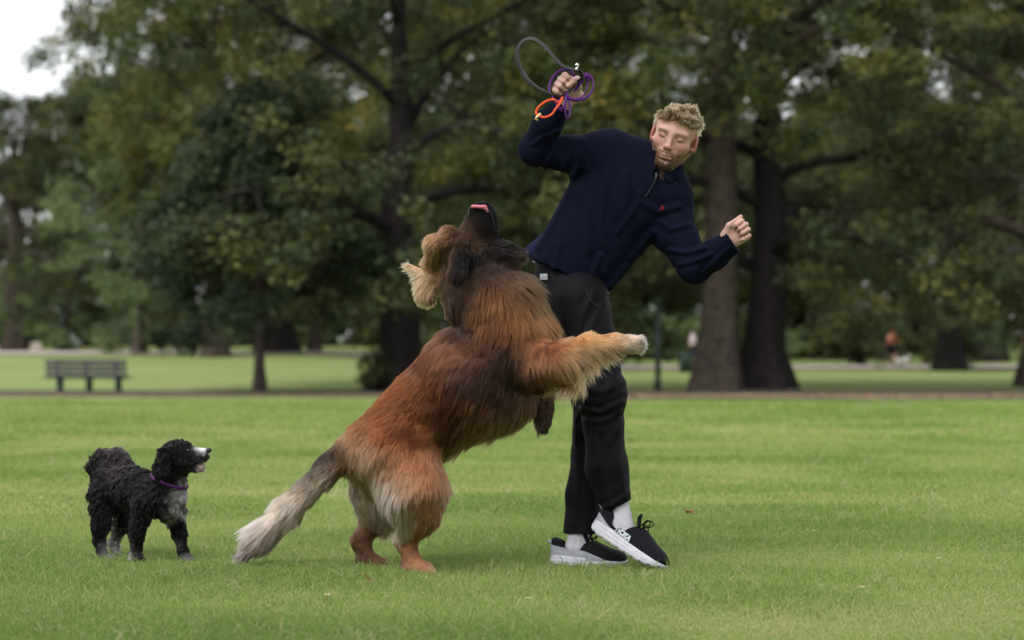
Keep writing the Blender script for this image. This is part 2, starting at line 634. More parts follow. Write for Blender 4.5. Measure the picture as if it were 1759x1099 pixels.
GREEN = [(0, srgb(48, 62, 34)), (.35, srgb(70, 80, 39)), (.75, srgb(95, 98, 48)), (.96, srgb(116, 110, 52)), (1, srgb(150, 118, 46))]
DEEP = [(0, srgb(46, 56, 32)), (.5, srgb(65, 74, 40)), (.9, srgb(87, 90, 47)), (1, srgb(108, 104, 54))]
DARK = [(0, srgb(32, 42, 28)), (.6, srgb(46, 58, 36)), (1, srgb(66, 74, 44))]
PALE = [(0, srgb(74, 92, 62)), (.5, srgb(96, 112, 74)), (1, srgb(128, 136, 90))]


def make_tree(seed, H, tr, hb, cr, size=.2, per=100, limbs=11, cols=GREEN, lean=(0, 0), droop=.5, conical=False, sub=6, twig=4, csz=.75):
    r = np.random.default_rng(seed)
    wood, cl, cR = [], [], []
    n = 12
    hs = np.linspace(0, H * .85, n)
    path = np.column_stack([lean[0] * hs / H + .25 * tr * np.cumsum(r.normal(0, .5, n)), lean[1] * hs / H + .25 * tr * np.cumsum(r.normal(0, .5, n)), hs])
    path[0, :2] = 0
    rad = tr * np.interp(hs / H, [0, .03, .1, .5, .85], [1.45, 1.12, 1.0, .62, .15])
    pp = np.vstack([[path[0][0], path[0][1], -.6], path]); rr = np.concatenate([[rad[0] * 1.15], rad])
    Vt, Ft = tube(pp, rr, 18)
    ang = np.arctan2(Vt[:, 1] - np.interp(Vt[:, 2], pp[:, 2], pp[:, 1]), Vt[:, 0] - np.interp(Vt[:, 2], pp[:, 2], pp[:, 0]))
    fl = np.exp(-np.clip(Vt[:, 2], 0, 9) / .5) * .28 * np.sin(ang * 4 + seed) + .05 * np.sin(ang * 7 + Vt[:, 2] * 1.3)      # buttress roots, ridges
    ctr = np.column_stack([np.interp(Vt[:, 2], pp[:, 2], pp[:, 0]), np.interp(Vt[:, 2], pp[:, 2], pp[:, 1])])
    Vt[:, :2] = ctr + (Vt[:, :2] - ctr) * (1 + fl)[:, None]
    wood.append((Vt, Ft))
    az = r.random() * 6.28
    for i in range(limbs):
        f = i / max(1, limbs - 1)
        h = hb + (H * .80 - hb) * f ** 1.1
        az += 2.4 + r.normal(0, .25)
        s0 = np.array([np.interp(h, hs, path[:, 0]), np.interp(h, hs, path[:, 1]), h])
        prof = (1 - f) ** .75 + .12 if conical else math.sin(math.pi * (.28 + .62 * f)) ** .8 * .95 + .1
        Lb = cr * prof * r.uniform(.8, 1.12)
        el = (.1 + .25 * f) if conical else (.35 + .75 * f)
        d = np.array([math.cos(az) * math.cos(el), math.sin(az) * math.cos(el), math.sin(el)])
        m = 8
        pts = [s0]
        for q in range(m):
            t = q / m
            d = d + r.normal(0, .10, 3) + np.array([0, 0, -.10 * droop * (1 - .6 * f)])
            d /= np.linalg.norm(d)
            pts.append(pts[-1] + d * Lb / m)
        pts = np.array(pts)
        br = tr * (.42 if not conical else .22) * (1 - .6 * f)
        wood.append(tube(pts, np.linspace(br, br * .16, m + 1), 7))
        for q in range(sub):
            t = .28 + .72 * (q + r.random() * .6) / sub
            k = min(m - 1, int(t * m)); b0 = pts[k] + (pts[k + 1] - pts[k]) * (t * m - k if k < m - 1 or True else 0)
            dd = unit3(pts[k + 1] - pts[k]) * .55 + r.normal(0, .62, 3); dd[2] = dd[2] * .6 + .12 - .25 * droop * (1 - f)
            dd = unit3(dd)
            Ls = Lb * (.42 - .18 * t) * r.uniform(.7, 1.2) + .5
            e1 = b0 + dd * Ls * .5; d2 = unit3(dd + np.array([0, 0, -.3 * droop]) + r.normal(0, .2, 3)); e2 = e1 + d2 * Ls * .5
            wood.append(tube(np.array([b0, e1, e2]), [br * .22, br * .13, .012], 5))
            for w in range(twig):
                c = e1 + (e2 - e1) * r.random() if w else e2
                o = r.normal(0, .55, 3) * Ls * .33
                cl.append(c + o); cR.append(csz * r.uniform(.65, 1.25))
    for q in range(limbs // 2):
        cl.append(path[-1] + r.normal(0, .9, 3)); cR.append(csz)
    wV, wF = merge(wood)
    V, F, c = leaves_at(np.array(cl), np.array(cR), per, size, r, cols)
    return np_mesh("trunk", wV, wF), np_mesh("crown", V, F, False, c)


def unit3(v):
    return v / (np.linalg.norm(v) + 1e-9)


def place_tree(name, meshes, loc, rot, s, label, group=None, bark=None, cat="tree"):
    e = empty(name, tuple(loc))
    e.rotation_euler = (0, 0, rot); e.scale = (s, s, s) if np.isscalar(s) else s
    tag(e, label, cat, group)
    for me, nm, mt in ((meshes[0], "trunk", bark or M_bark), (meshes[1], "crown", M_leaf)):
        if not me.materials:
            me.materials.append(mt)
        o = bpy.data.objects.new(nm, me)
        COL.objects.link(o); o.parent = e
        if me.materials[0] != mt:
            o.material_slots[0].link = 'OBJECT'; o.material_slots[0].material = mt
    return e


A = make_tree(11, 17, .52, 4.2, 8.2, .165, 125, 13, GREEN, sub=7, twig=4, csz=.8)
Bt = make_tree(23, 18, .56, 5.2, 8.0, .165, 125, 13, GREEN, sub=7, twig=4, csz=.8, droop=.9)
Ct = make_tree(37, 16, .62, 3.4, 8.0, .16, 130, 13, DEEP, sub=7, twig=4, csz=.8, droop=1.0)
Yt = make_tree(41, 9.8, .14, 2.5, 3.0, .15, 110, 24, DARK, conical=True, sub=5, twig=3, csz=.5, droop=.15)
Lt = make_tree(67, 14, .4, 1.2, 6.2, .22, 110, 15, DEEP, sub=6, twig=4, csz=1.0, droop=1.2)
Pt = make_tree(53, 15, .36, 2.6, 5.6, .20, 75, 12, PALE, sub=6, twig=3, csz=.8, droop=.8)
Tt = make_tree(29, 21, .56, 7.6, 7.6, .165, 115, 11, GREEN, sub=6, twig=4, csz=.8, droop=.5)
R_ = math.radians

# the row along the dark strip
place_tree("broad_tree", Ct, G(685, 65), R_(235), .97, "big dark-trunked tree behind the large dog's back", "trees along the path", M_bark_dark)
place_tree("broad_tree", Tt, G(1228, 65.5), R_(150), 1.0, "tall tree with pale grey trunk rising behind the man's forearm", "trees along the path")
place_tree("broad_tree", Ct, G(1318, 67), R_(75), 1.0, "thick black-trunked tree standing close beside the pale trunk", "trees along the path", M_bark_dark)
place_tree("young_tree", Yt, G(447, 62.8), R_(10), 1.0, "young slim-trunked tree to the right of the bench", "trees along the path")
place_tree("broad_tree", Ct, G(1790, 70), R_(190), .98, "leafy tree whose boughs fill the upper right corner", "trees along the path")
place_tree("broad_tree", A, G(370, 86), R_(130), (.72, .72, 1.05), "olive tree with thin trunk, its crown spreading high above the bench", "second row of trees")
place_tree("broad_tree", Bt, G(475, 92), R_(40), 1.08, "thick dark trunk just right of the young tree", "second row of trees", M_bark_dark)
place_tree("broad_tree", Ct, G(25, 104), R_(300), .76, "wide-trunked tree at the left edge of the lawn", "second row of trees")
place_tree("slim_tree", Pt, G(240, 90), R_(15), .62, "thin tree on the rise right behind the bench", "second row of trees")
place_tree("slim_tree", Pt, G(540, 96), R_(80), .66, "slim pale-leaved tree between the young tree and the dark trunk", "second row of trees")
place_tree("slim_tree", Pt, G(114, 101), R_(160), .5, "slender brown stem beside the far dark post", "second row of trees")
place_tree("broad_tree", A, G(930, 98), R_(250), 1.15, "leafy tree filling the gap behind the man's raised arm", "second row of trees", M_bark_dark)
place_tree("broad_tree", Bt, G(1700, 114), R_(310), 1.15, "olive tree with yellowing leaves on the far side of the round dark shrub", "second row of trees", M_bark_dark)
place_tree("broad_tree", Ct, G(1632, 96), R_(20), .86, "low dark tree with dense boughs right of the cyclist", "second row of trees", M_bark_dark)
place_tree("slim_tree", Pt, G(1768, 98), R_(220), (.55, .55, .42), "pale feathery tree at the right edge", "second row of trees")
far = [(228, 168, Pt, (1.0, 1.0, 1.95), 30), (420, 150, A, 1.7, 200), (640, 145, Bt, 1.6, 90), (830, 150, Ct, 1.6, 10), (1050, 140, Bt, 1.6, 250), (1240, 150, A, 1.6, 140), 
       (1650, 150, Bt, 1.6, 330), (1830, 150, A, 1.7, 15)]
for px, d, m, s, ro in far:
    place_tree("distant_tree", m, G(px, d), R_(ro), s, "tall tree in the distant wood behind the park trees", "trees of the distant wood", M_bark_dark)

for i, px in enumerate(list(np.linspace(60, 1700, 11)) + [1515, 1090]):
    place_tree("distant_tree", Lt, G(px + 30 * math.sin(i * 5.1), 138 + 10 * math.sin(i * 2.7)), i * 1.9, 1.15 + .12 * math.sin(i * 1.3) - (.25 if i == 0 else 0), "bushy low-branched tree at the back of the park", "low trees closing the park", M_bark_dark)

# shrubs in the thicket
def make_shrub(seed, w, h, cols, n=60, per=70, size=.16):
    r = np.random.default_rng(seed)
    u = r.normal(0, 1, (n, 3)); u /= np.linalg.norm(u, axis=1)[:, None]; u *= (r.random(n) ** .4)[:, None]
    C = np.column_stack([u[:, 0] * w, u[:, 1] * w, (u[:, 2] * .5 + .52) * h])
    V, F, c = leaves_at(C, np.full(n, .5) * r.uniform(.7, 1.3, n), per, size, r, cols)
    st = [tube(np.array([[0, 0, -.2], C[i] * [.3, .3, .5], C[i]]), [.05, .03, .01], 5) for i in range(0, n, 5)]
    wV, wF = merge(st)
    return np_mesh("trunk", wV, wF), np_mesh("crown", V, F, False, c)


S1 = make_shrub(5, 2.2, 3.2, DEEP)
S2 = make_shrub(6, 2.6, 2.6, PALE)
for i, px in enumerate(np.linspace(-40, 1600, 26)):
    d = 122 + 14 * math.sin(i * 2.1)
    s = .95 + .35 * math.sin(i * 1.7 + 1)
    place_tree("shrub", S1 if i % 3 else S2, G(px + 18 * math.sin(i * 3.3), d), i * 1.3, (s, s, s * 1.1), "leafy shrub in the thicket behind the far path", "shrubs of the thicket", M_bark_dark, "shrub")
place_tree("shrub", S1, G(643, 64.3), .6, (.26, .26, .42), "small leafy shrub at the foot of the dark trunk behind the dog", None, M_bark_dark, "shrub")
place_tree("shrub", S1, G(1632, 97.5), 2.2, (.72, .72, .62), "round black-green shrub beside the cyclist's path", None, M_bark_dark, "shrub")

# ------------------------------------------------------------------ park furniture
M_benchwood = mat("weathered_slats", srgb(56, 55, 64), .8, .2, noise=6, amt=.25, bump=(40, .3))
M_benchleg = mat("dark_green_iron", srgb(30, 46, 38), .5, .4, noise=10, amt=.2)
bench = empty("park_bench", tuple(G(149, 60.8)))
bench.rotation_euler = (0, 0, R_(-7)); bench.scale = (1.07, 1.07, 1.07)
tag(bench, "grey slatted park bench on dark green legs", "bench")


def at_bench(name, V, F, m):
    o = bpy.data.objects.new(name, np_mesh(name, V, F, False)); o.data.materials.append(m)
    COL.objects.link(o); o.parent = bench
    mo = o.modifiers.new("bevel", 'BEVEL'); mo.width = .008; mo.segments = 2
    return o


for i in range(4):
    a = .18
    R = np.array([[1, 0, 0], [0, math.cos(a), -math.sin(a)], [0, math.sin(a), math.cos(a)]])
    at_bench("back_slat", *box((0, -.02 - .03 * 0 - .022 * i, .47 + .125 * i), (1.08, .018, .047), R.T), M_benchwood)
for i in range(4):
    at_bench("seat_slat", *box((-.06, .08 + .115 * i, .42 + .008 * i), (1.13, .05, .018)), M_benchwood)
for x in (-.78, 0, .78):
    V1, F1 = merge([box((x, .1, .19), (.045, .06, .21)), box((x, .24, .385), (.04, .24, .022)), box((x, -.005, .62), (.035, .02, .24)), box((x, .1, .01), (.06, .16, .012)),
                    box((x, .40, .19), (.03, .03, .20))])
    at_bench("leg", V1, F1, M_benchleg)


def post(px, d, h, rad, label, name="post"):
    g = G(px, d)
    e = empty(name, tuple(g)); tag(e, label, "post")
    V1, F1 = tube([g + [0, 0, -.2], g + [0, 0, h]], [rad, rad * .9], 12)
    p = obj("shaft", np_mesh("shaft", V1, F1), M_benchleg, e)
    V1, F1 = tube([g + [0, 0, -.05], g + [0, 0, .35], g + [0, 0, .42]], [rad * 1.35, rad * 1.3, rad], 12)
    obj("base", np_mesh("base", V1, F1), M_benchleg, e)
    V1, F1 = tube([g + [0, 0, h - .02], g + [0, 0, h + .05], g + [0, 0, h + .12]], [rad * 1.1, rad * 1.5, rad * .2], 12)
    obj("cap", np_mesh("cap", V1, F1), M_benchleg, e)


post(1130, 64.6, 2.55, .085, "dark green post between the dog's paw and the pale tree trunk")
post(336, 92, 2.1, .085, "dark post on the rise to the left of the young tree")
post(105, 100, 1.9, .09, "dark post beside the slender stem above the bench")
g = G(1178, 92)
e = empty("litter_bin", tuple(g)); tag(e, "dark litter bin half hidden behind the pale trunk", "bin")
V1, F1 = tube([g, g + [0, 0, .75], g + [0, 0, .8]], [.26, .30, .27], 14)
obj("barrel", np_mesh("barrel", V1, F1), M_benchleg, e)
V1, F1 = tube([g + [0, 0, .8], g + [0, 0, .86]], [.31, .31], 14)
obj("rim", np_mesh("rim", V1, F1), M_benchleg, e)


# ------------------------------------------------------------------ distant people
def far_person(name, g, joints, cols, label, h=.028, yaw=0.):
    """joints: dict of key points (x right, y away, z up) from the ground point g"""
    c, s = math.cos(yaw), math.sin(yaw)
    J = {k: g + np.array([v[0] * c - v[1] * s, v[0] * s + v[1] * c, v[2]]) for k, v in joints.items()}
    b = Solid()
    b.chain([J['pelvis'], J['chest'], J['neck']], [.145, .165, .06], .05)
    b.ell(J['head'], (.085, .10, .125), None, .02)
    b.cone(J['neck'], J['head'], .055, .05, .02)
    for sd in 'lr':
        b.chain([J['shoulder_' + sd], J['elbow_' + sd], J['hand_' + sd]], [.06, .045, .04], .03)
        b.chain([J['hip_' + sd], J['knee_' + sd], J['ankle_' + sd]], [.095, .07, .05], .04)
        b.cone(J['ankle_' + sd], J['ankle_' + sd] + np.array([.14 * c, .14 * s, -.05]), .045, .035, .02)
    V, Q = b.mesh(h)
    top, low, skin_, hair_ = cols
    col = np.tile(np.array(skin_), (len(V), 1))
    dd = lambda a, b_: np.linalg.norm((V - J[a]) - np.clip(((V - J[a]) @ (J[b_] - J[a])) / ((J[b_] - J[a]) @ (J[b_] - J[a])), 0, 1)[:, None] * (J[b_] - J[a]), axis=1)
    t = np.minimum(dd('pelvis', 'neck') - .17, np.minimum(dd('shoulder_l', 'elbow_l'), dd('shoulder_r', 'elbow_r')) - .075) < 0
    l = np.minimum(np.minimum(dd('hip_l', 'knee_l'), dd('hip_r', 'knee_r')) - .11, np.linalg.norm(V - J['pelvis'], axis=1) - .17) < 0
    col[t] = top; col[l] = low
    col[np.linalg.norm(V - (J['head'] + np.array([0, .02, .05])), axis=1) < .115] = hair_
    col[V[:, 2] < g[2] + .09] = (.05, .05, .05)
    e = empty(name, tuple(g)); tag(e, label, "person")
    obj("body", np_mesh("body", V, Q, True, col), M_far, e)
    return e


M_far = mat("cloth_and_skin", attr='Col', rough=.85, spec=.2, noise=12, amt=.12)
SK = srgb(200, 150, 125)
ride = dict(pelvis=(0, 0, .98), chest=(.16, 0, 1.36), neck=(.24, 0, 1.52), head=(.29, 0, 1.68), shoulder_l=(.22, -.18, 1.44), shoulder_r=(.22, .18, 1.44),
            elbow_l=(.36, -.22, 1.2), elbow_r=(.36, .22, 1.2), hand_l=(.56, -.24, 1.08), hand_r=(.56, .24, 1.08), hip_l=(.02, -.1, .95), hip_r=(.02, .1, .95),
            knee_l=(.38, -.12, .72), knee_r=(.30, .12, .60), ankle_l=(.22, -.12, .42), ankle_r=(.12, .12, .24))
gc = G(1526, 100.5) + [0, 0, .05]
YB = R_(28)
far_person("cyclist", gc, ride, (srgb(150, 80, 64), srgb(26, 26, 34), SK, srgb(44, 34, 30)), "cyclist in orange top and dark shorts on the far path", yaw=YB)
bk = empty("bicycle", tuple(gc)); tag(bk, "dark bicycle under the cyclist in the orange top", "bicycle")
M_frame = mat("dark_paint", (.03, .03, .035), .4, .5, noise=20)
M_tyre = mat("tyre_rubber", (.02, .02, .02), .9, .2, noise=30)


def bw(x, y, z):
    return gc + np.array([x * math.cos(YB) - y * math.sin(YB), x * math.sin(YB) + y * math.cos(YB), z])


for x in (-.48, .58):
    pts = [bw(x + .33 * math.cos(t), 0, .345 + .33 * math.sin(t)) for t in np.linspace(0, 2 * math.pi, 33)]
    wv = obj("wheel", np_mesh("wheel", *tube(pts, .02, 6)), M_tyre, bk)
    sp = [tube([bw(x, 0, .345), bw(x + .32 * math.cos(t), 0, .345 + .32 * math.sin(t))], .004, 4) for t in np.linspace(0, 6.283, 13)[:-1]]
    tag(obj("spokes", np_mesh("spokes", *merge(sp)), M_metal0 if False else M_frame, wv), kind="stuff")
tb = [((-.48, .345), (0, .30)), ((-.48, .345), (-.12, .80)), ((0, .30), (-.14, .86)), ((0, .30), (.42, .72)), ((-.12, .80), (.40, .84)), ((.40, .92), (.58, .345))]
obj("frame", np_mesh("frame", *merge([tube([bw(a[0], 0, a[1]), bw(b[0], 0, b[1])], .02, 7) for a, b in tb])), M_frame, bk)
obj("handlebar", np_mesh("handlebar", *tube(catmull([bw(.56, -.3, 1.03), bw(.46, -.12, 1.04), bw(.40, 0, .98), bw(.46, .12, 1.04), bw(.56, .3, 1.03)], 4), .016, 6)), M_frame, bk)
obj("saddle", np_mesh("saddle", *tube([bw(-.28, 0, .90), bw(-.16, 0, .89), bw(0, 0, .87)], [.08, .07, .025], 8)), M_frame, bk)
# small white dog beside the bicycle
wd = Solid(); g = G(1549, 99) + [0, 0, .05]
wd.chain([g + [-.2, 0, .34], g + [.18, 0, .36], g + [.26, 0, .48]], [.11, .11, .07], .05)
wd.ell(g + np.array([.33, 0, .52]), (.11, .08, .08), None, .03)
wd.chain([g + [-.27, 0, .38], g + [-.36, 0, .52]], [.035, .02], .02)
for x in (-.2, .2):
    for y in (-.07, .07):
        wd.chain([g + [x, y, .3], g + [x + .02, y, .16], g + [x, y, .02]], [.05, .035, .03], .03)
e = empty("white_dog", tuple(g)); tag(e, "tiny white dog trotting beside the bicycle far away", "dog")
obj("body", np_mesh("body", *wd.mesh(.02)), mat("white_coat", (.55, .53, .5), .95, .1, noise=20), e)
sit = dict(pelvis=(0, 0, .15), chest=(-.02, 0, .5), neck=(0, 0, .68), head=(.02, 0, .82), shoulder_l=(0, -.18, .6), shoulder_r=(0, .18, .6), elbow_l=(.12, -.24, .38), elbow_r=(.12, .24, .38),
           hand_l=(.34, -.16, .34), hand_r=(.34, .16, .34), hip_l=(.04, -.1, .14), hip_r=(.04, .1, .14), knee_l=(.44, -.16, .42), knee_r=(.44, .16, .42), ankle_l=(.66, -.15, .07), ankle_r=(.66, .15, .07))
stand = dict(pelvis=(0, 0, .95), chest=(0, 0, 1.32), neck=(0, 0, 1.5), head=(.01, 0, 1.66), shoulder_l=(0, -.19, 1.42), shoulder_r=(0, .19, 1.42), elbow_l=(.02, -.25, 1.14), elbow_r=(.06, .25, 1.14),
             hand_l=(.1, -.24, .92), hand_r=(.16, .24, .94), hip_l=(0, -.1, .92), hip_r=(0, .1, .92), knee_l=(.06, -.1, .5), knee_r=(-.04, .1, .5), ankle_l=(-.02, -.1, .08), ankle_r=(-.16, .1, .1))
far_person("sitting_person", G(1719, 148), sit, (srgb(206, 196, 220), srgb(58, 82, 150), SK, srgb(70, 44, 34)), "person in pale lilac top sitting on the far sunny slope", yaw=R_(-70))
far_person("sitting_person", G(122, 106), sit, (srgb(214, 222, 230), srgb(150, 170, 190), SK, srgb(50, 40, 36)), "person in white sitting on the grass above the bench", yaw=R_(60))
far_person("standing_person", G(1190, 112), stand, (srgb(224, 206, 210), srgb(60, 60, 72), SK, srgb(50, 38, 32)), "person in pale top peeking out behind the pale tree trunk", yaw=R_(200))
far_person("standing_person", G(1759, 108), stand, (srgb(176, 72, 58), srgb(60, 60, 72), SK, srgb(50, 38, 32)), "person in red cut off by the right edge", yaw=R_(180))
g = G(63, 108)
e = empty("cool_box", tuple(g)); tag(e, "pale pinkish box on the grass by the wide left trunk", "box")
obj("body", np_mesh("body", *box(g + [0, 0, .16], (.24, .16, .16)), smooth=False), mat("pale_plastic", srgb(226, 200, 196), .5, .4, noise=8, amt=.06), e)
obj("lid", np_mesh("lid", *box(g + [0, 0, .345], (.25, .17, .022)), smooth=False), mat("white_plastic", (.7, .68, .66), .5, .4, noise=8, amt=.06), e)
# ------------------------------------------------------------------ grass blades and litter
def grass(n, y0, y1, hgt, rad, seed, half=.26, pw=1.0):
    r = np.random.default_rng(seed)
    u = r.random(n)
    y = y0 * (y1 / y0) ** u if pw == 1.0 else y0 + (y1 - y0) * u ** pw
    x = (r.random(n) * 2 - 1) * (y * half)
    p = np.column_stack([x, y, terr(x, y)])
    q = np.column_stack([x, y, x * 0])
    a, b, c = vnoise(q, 1.3), vnoise(q + 9, 4.2), vnoise(q * np.array([.35, 1, 1]) + 31, 1.6)
    hh = hgt * (.55 + .75 * r.random(n)) * (1 + .48 * a + .30 * b).clip(.35, 2)
    hh *= np.where(r.random(n) < .03, 1.7, 1.0)
    az = r.random(n) * 6.283
    ln = np.abs(r.normal(.35, .3, n))
    d = np.column_stack([np.cos(az) * ln, np.sin(az) * ln, np.ones(n)])
    pts = np.stack([p - [0, 0, .004], p + d * (hh * .55)[:, None] * [.6, .6, 1], p + d * hh[:, None] * [1.35, 1.35, .9]], 1)
    t = np.clip(.48 + .26 * c - .24 * a + .2 * vnoise(q + 57, .33) + .2 * r.normal(0, 1, n), 0, 1)
    cs = [(0, (.122, .198, .042)), (.4, (.192, .280, .066)), (.75, (.265, .325, .100)), (1, (.375, .38, .165))]
    col = np.array([np.interp(t, [k for k, _ in cs], [v[ch] for _, v in cs]) for ch in range(3)]).T
    straw = r.random(n) < .035 + .05 * np.clip(b, 0, 1)
    col[straw] = np.array([.42, .37, .22])
    return pts, rad * (.7 + .6 * r.random(n))[:, None] * np.array([1.0, .85, .12]), col


M_blade = bpy.data.materials.new("grass_blade"); M_blade.use_nodes = True
_N, _L = M_blade.node_tree.nodes, M_blade.node_tree.links
_b = _N['Principled BSDF']; _b.inputs['Roughness'].default_value = .6; _b.inputs['Specular IOR Level'].default_value = .2
_at = _N.new('ShaderNodeAttribute'); _at.attribute_name = 'tint'
_tr = _N.new('ShaderNodeBsdfTranslucent'); _mx = _N.new('ShaderNodeMixShader'); _mx.inputs[0].default_value = .4
_L.new(_at.outputs['Color'], _b.inputs['Base Color']); _L.new(_at.outputs['Color'], _tr.inputs['Color'])
_L.new(_b.outputs[0], _mx.inputs[1]); _L.new(_tr.outputs[0], _mx.inputs[2]); _L.new(_mx.outputs[0], _N['Material Output'].inputs['Surface'])
gp = [grass(260000, 5.6, 10.5, .031, .0012, 1), grass(170000, 10.5, 20, .034, .0024, 2), grass(110000, 20, 46, .045, .0055, 3)]
o = hair("grass", np.concatenate([g[0] for g in gp]), np.concatenate([g[1] for g in gp]), np.concatenate([g[2] for g in gp]), M_blade)
tag(o, "short mown grass blades of the lawn", "grass", kind="stuff")

# fallen leaves and daisies
M_fallen = mat("brown_leaf", srgb(124, 78, 52), .8, .2, noise=60, amt=.3)
M_fallen2 = mat("pale_leaf", srgb(196, 170, 150), .8, .2, noise=60, amt=.2)


def dead_leaf(px, py, size, m, label, seed, group=None):
    r = np.random.default_rng(seed)
    y = CAM_H * FPX / (py - 598.0)
    for _ in range(4):
        y = (CAM_H - gz(px, y)) * FPX / (py - 598.0)
    g = G(px, y) + np.array([0, 0, .035])
    n = 14
    th = np.linspace(0, 2 * math.pi, n, endpoint=False)
    rad = size * (.62 + .38 * np.abs(np.cos(th * 2.5))) * r.uniform(.85, 1.1, n)
    rim_ = np.column_stack([np.cos(th) * rad, np.sin(th) * rad * .75, .35 * size * np.cos(th * 2 + r.random() * 6) + .25 * size * np.abs(np.sin(th))])
    V = np.vstack([[0, 0, 0], rim_]); F = [[0, 1 + i, 1 + (i + 1) % n] for i in range(n)]
    e = empty("fallen_leaf", tuple(g)); tag(e, label, "leaf", group)
    o = obj("blade", np_mesh("blade", V + g, np.array(F)), m, e)
    sm_ = o.modifiers.new("thick", 'SOLIDIFY'); sm_.thickness = .0012
    obj("stalk", np_mesh("stalk", *tube([g, g + [-size * .9, -.01, .012], g + [-size * 1.5, -.01, .03]], [.0018, .0015, .001], 5)), m, e)


dead_leaf(1185, 893, .026, M_fallen, "curled brown leaf lying on the grass right of the shoes", 3)
dead_leaf(636, 1013, .012, M_fallen, "small reddish leaf in the grass below the large dog", 4)
dead_leaf(1577, 862, .010, M_fallen, "tiny red leaf on the lawn at the right", 5)
dead_leaf(1084, 764, .022, mat("dark_leaf", srgb(60, 58, 48), .8, .2, noise=60), "dark leaf on the lawn behind the man's knee", 6)
M_petal = mat("white_petal", (.75, .74, .7), .8, .2, noise=50, amt=.08)
M_eye = mat("yellow_centre", (.6, .42, .06), .8, .2, noise=50)


def daisy(px, py, size=.011):
    y = CAM_H * FPX / (py - 598.0)
    for _ in range(4):
        y = (CAM_H - gz(px, y)) * FPX / (py - 598.0)
    g = G(px, y); top = g + np.array([.004, 0, .045])
    e = empty("daisy", tuple(g)); tag(e, "small white daisy in the lawn", "flower", "white daisies dotted over the lawn")
    obj("stem", np_mesh("stem", *tube([g, (g + top) / 2 + [.002, 0, 0], top], .0009, 5)), M_blade0, e)
    pet = []
    for k in range(11):
        t = k * 2 * math.pi / 11
        d = np.array([math.cos(t), math.sin(t) * .9, .25]); w = np.array([-math.sin(t), math.cos(t), 0])
        pet.append((np.array([top, top + d * size * .55 + w * size * .2, top + d * size, top + d * size * .55 - w * size * .2]), np.array([[0, 1, 2, 3]])))
    obj("petals", np_mesh("petals", *merge(pet), smooth=False), M_petal, e)
    obj("centre", np_mesh("centre", *tube([top, top + [0, 0, .003]], [.0035, .003], 8)), M_eye, e)


M_blade0 = mat("stem_green", (.08, .14, .03), .7, .2, noise=50)
for px, py in ((1478, 1032), (1095, 803), (1190, 775), (1740, 795), (1320, 872), (330, 905), (560, 1046), (905, 1052), (1395, 930), (70, 870), (1610, 980), (1290, 742), (520, 742), (100, 700), (1560, 720), (1650, 702)):
    daisy(px, py, .011 if py > 850 else .014)
# leaf litter on the earth strip
r = np.random.default_rng(77)
n = 1400
x = r.uniform(-26, 26, n); y = r.uniform(48, 62, n); keep = (x > -1) | (r.random(n) < .25); x, y = x[keep], y[keep]; n = len(x)
c = np.column_stack([x, y, terr(x, y) + .06])
th = r.random(n) * 6.28
a = np.column_stack([np.cos(th), np.sin(th), r.normal(0, .4, n)]) * r.uniform(.03, .06, n)[:, None]
w = np.column_stack([-np.sin(th), np.cos(th), r.normal(0, .4, n)]) * r.uniform(.02, .04, n)[:, None]
V = np.stack([c - a, c + w, c + a, c - w], 1).reshape(-1, 3)
cc = np.array([srgb(120, 92, 60), srgb(92, 66, 46), srgb(140, 118, 80), srgb(80, 74, 44)])[r.integers(0, 4, n)]
tag(obj("leaf_litter", np_mesh("leaf_litter", V, np.arange(4 * n).reshape(-1, 4), False, np.repeat(cc, 4, 0)), mat("leaf_litter", attr='Col', rough=.9, spec=.1, noise=30)),
    "fallen leaves scattered over the bare earth strip", "leaves", kind="stuff")
# ------------------------------------------------------------------ the person
MD = 8.06                       # distance of the person's hips from the camera
PXM = 8.0 / FPX                 # one photo pixel in metres, 8 m away


def M_(px, py, dd=0.0):
    return P(px, py, MD + dd)


def unit(v):
    v = np.asarray(v, float)
    return v / np.linalg.norm(v)


# head frame: columns = viewer's right, face forward, up
def head_frame(roll, pitch, yaw):
    X, F, U = np.array([1., 0, 0]), np.array([0, -1., 0]), np.array([0, 0, 1.])
    c, s = math.cos(pitch), math.sin(pitch)
    F, U = F * c - U * s, U * c + F * s
    c, s = math.cos(yaw), math.sin(yaw)
    Rz = np.array([[c, -s, 0], [s, c, 0], [0, 0, 1]])
    X, F, U = Rz @ X, Rz @ F, Rz @ U
    c, s = math.cos(roll), math.sin(roll)
    Ry = np.array([[c, 0, s], [0, 1, 0], [-s, 0, c]])
    return np.stack([Ry @ X, Ry @ F, Ry @ U], 1)


HR = head_frame(math.radians(18.5), math.radians(15), math.radians(-10))
HO = M_(1158.5, 236, -.06)
HS = np.array([1.035, .945, .935])                     # head scale


def hp(x, y, z):
    return HO + HR @ (np.array([x, y, z]) * HS)


def hlocal(V):
    return (V - HO) @ HR / HS


